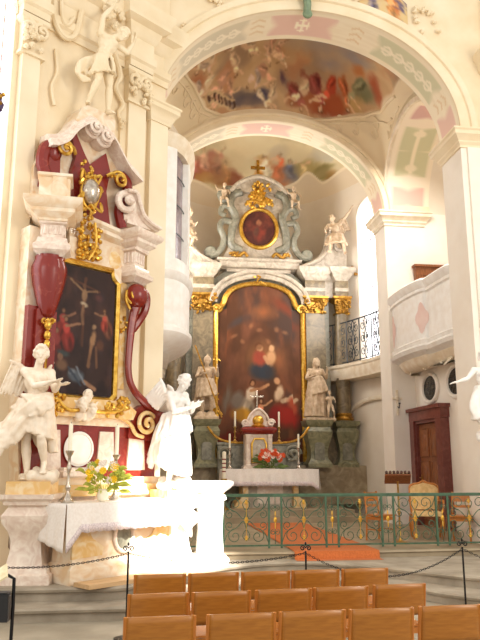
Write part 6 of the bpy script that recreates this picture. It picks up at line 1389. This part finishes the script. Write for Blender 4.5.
rk = MB(); rock(rk, (.05, .02, -.05), .2, 16, 2); leafwork(rk, .05, -.25, .3, .4, 10, 4, 0, .04)
figure_thing('stucco_figure', 'white stucco figure with an outstretched arm on the right pier, cut by the photo edge', 'statue', W(2.99, -.20, 2.28), CH_A, b, .014, 'white', (('drapery', dr, .02, 'white'), ('cloud_base', rk, .02, 'white')))
# consecration cross with candle arm on the far right pier
t = thing('wall_cross', 'small stucco cross ornament on the far right pier below the balcony', 'cross', W(3.06, 4.47, 3.3), CH_A)
b = MB(); b.box((0, 0, 0), (.05, .04, .62)); b.box((0, 0, .1), (.24, .04, .05)); b.ell((0, -.01, .1), (.06, .03, .06)); b.obj('cross', 'stucco', t)
b = MB(); b.tube(bez([(0, -.02, -.1), (0, -.12, -.14), (0, -.16, -.05)], 5), .012, 6); b.ell((0, -.16, -.03), (.03, .03, .02)); b.obj('candle_arm', 'iron', t)
# stucco garlands on the nave wall
b = MB(); b.tube(bez([(.50, .42, 8.95), (.62, .40, 8.75), (.74, .42, 8.45), (.66, .42, 8.2), (.82, .42, 7.95), (.74, .42, 7.75), (.82, .42, 7.55)], 8), [.05]*20+[.04]*20+[.03]*9, 7); leafwork(b, .8, 7.55, .1, .18, 5, 2, .44, .03); struct('stucco_garland', b, 'stucco_y', 'a')
b = MB(); b.tube(bez([(-.62, .44, 9.4), (-.60, .42, 8.9), (-.42, .40, 8.65), (-.2, .42, 8.8), (-.1, .42, 9.3)], 8), .05, 7); b.tube(bez([(-.5, .44, 9.5), (-.46, .42, 9.0), (-.36, .42, 8.9), (-.24, .42, 9.1)], 8), .035, 7); struct('stucco_scroll', b, 'stucco_y', 'a')
b = MB(); leafwork(b, .42, 9.45, .5, .5, 22, 12, .34, .05); struct('stucco_foliage', b, 'stucco_y', 'a')
b = MB(); b.tube(bez([(-.52, .46, 8.4), (-.48, .44, 8.0), (-.56, .44, 7.7), (-.5, .44, 7.4)], 6), .03, 6); struct('stucco_garland', b, 'stucco_y', 'a')
# ================================================================== LIGHT, SKY, CAMERA
cam = bpy.data.cameras.new('camera'); co = bpy.data.objects.new('camera', cam); COL.objects.link(co)
cam.sensor_fit = 'AUTO'; cam.sensor_width = 36.0; cam.lens = 36.0*690/640; cam.clip_end = 200
co.location = (0, 0, 1.78); co.rotation_euler = (PI/2+math.atan(146/690), 0, 0); scene.camera = co
w = bpy.data.worlds.new('world'); scene.world = w; w.use_nodes = True
bg = w.node_tree.nodes['Background']; bg.inputs['Color'].default_value = (1.0, 0.965, 0.905, 1); bg.inputs['Strength'].default_value = 1.0
def spot(name, loc, tgt, e, ang, blend, size, col):
    l = bpy.data.lights.new(name, 'SPOT'); l.energy = e; l.spot_size = ang; l.spot_blend = blend; l.shadow_soft_size = size; l.color = col
    o = bpy.data.objects.new(name, l); COL.objects.link(o); o.location = loc
    o.rotation_euler = (Vector(tgt)-Vector(loc)).to_track_quat('-Z', 'Y').to_euler(); return o
def area(name, loc, tgt, e, sx, sy, col):
    l = bpy.data.lights.new(name, 'AREA'); l.shape = 'RECTANGLE'; l.size = sx; l.size_y = sy; l.energy = e; l.color = col
    o = bpy.data.objects.new(name, l); COL.objects.link(o); o.location = loc
    o.rotation_euler = (Vector(tgt)-Vector(loc)).to_track_quat('-Z', 'Y').to_euler(); return o
# sun beam falling through a high nave window on the right onto the left altar and the font
spot('sunbeam', (6.5, 3.0, 9.0), W(1.30, -0.85, 1.15, 'a'), 90000, math.radians(11.5), 1.0, 0.25, (1.0, 0.97, 0.92))
# window daylight of nave and apse, with added fill lights
area('nave_side_light', (8, 3, 7), (0, 12, 4), 500, 3, 5, (1.0, 0.93, 0.82))
area('chancel_fill', W(3.0, 2.7, 9.3), W(1.5, 3.2, 3), 150, 0.6, 2.0, (1.0, 0.97, 0.92))  # added fill high under the vault, brightening the chancel
area('apse_window', W(2.7, 6.2, 7.2), W(-1.5, 8.8, 8.5), 110, 1.0, 3.0, (1.0, 0.98, 0.95))
area('apse_left_fill', W(-2.9, 6.6, 7.6), W(1.5, 8.8, 9.0), 170, 1.0, 2.5, (1.0, 0.97, 0.92))  # extra fill added for the apse, on the side of the unseen left window
area('nave_side_light', (-5.5, 1.5, 6.5), W(3.2, 2.5, 3.5), 120, 2.5, 4, (1.0, 0.97, 0.93))  # added fill from the left, lifting the right pier and side wall
vs = scene.view_settings; vs.view_transform = 'Standard'; vs.look = 'None'; vs.gamma = 1.0; vs.use_curve_mapping = False; vs.exposure = 0.08
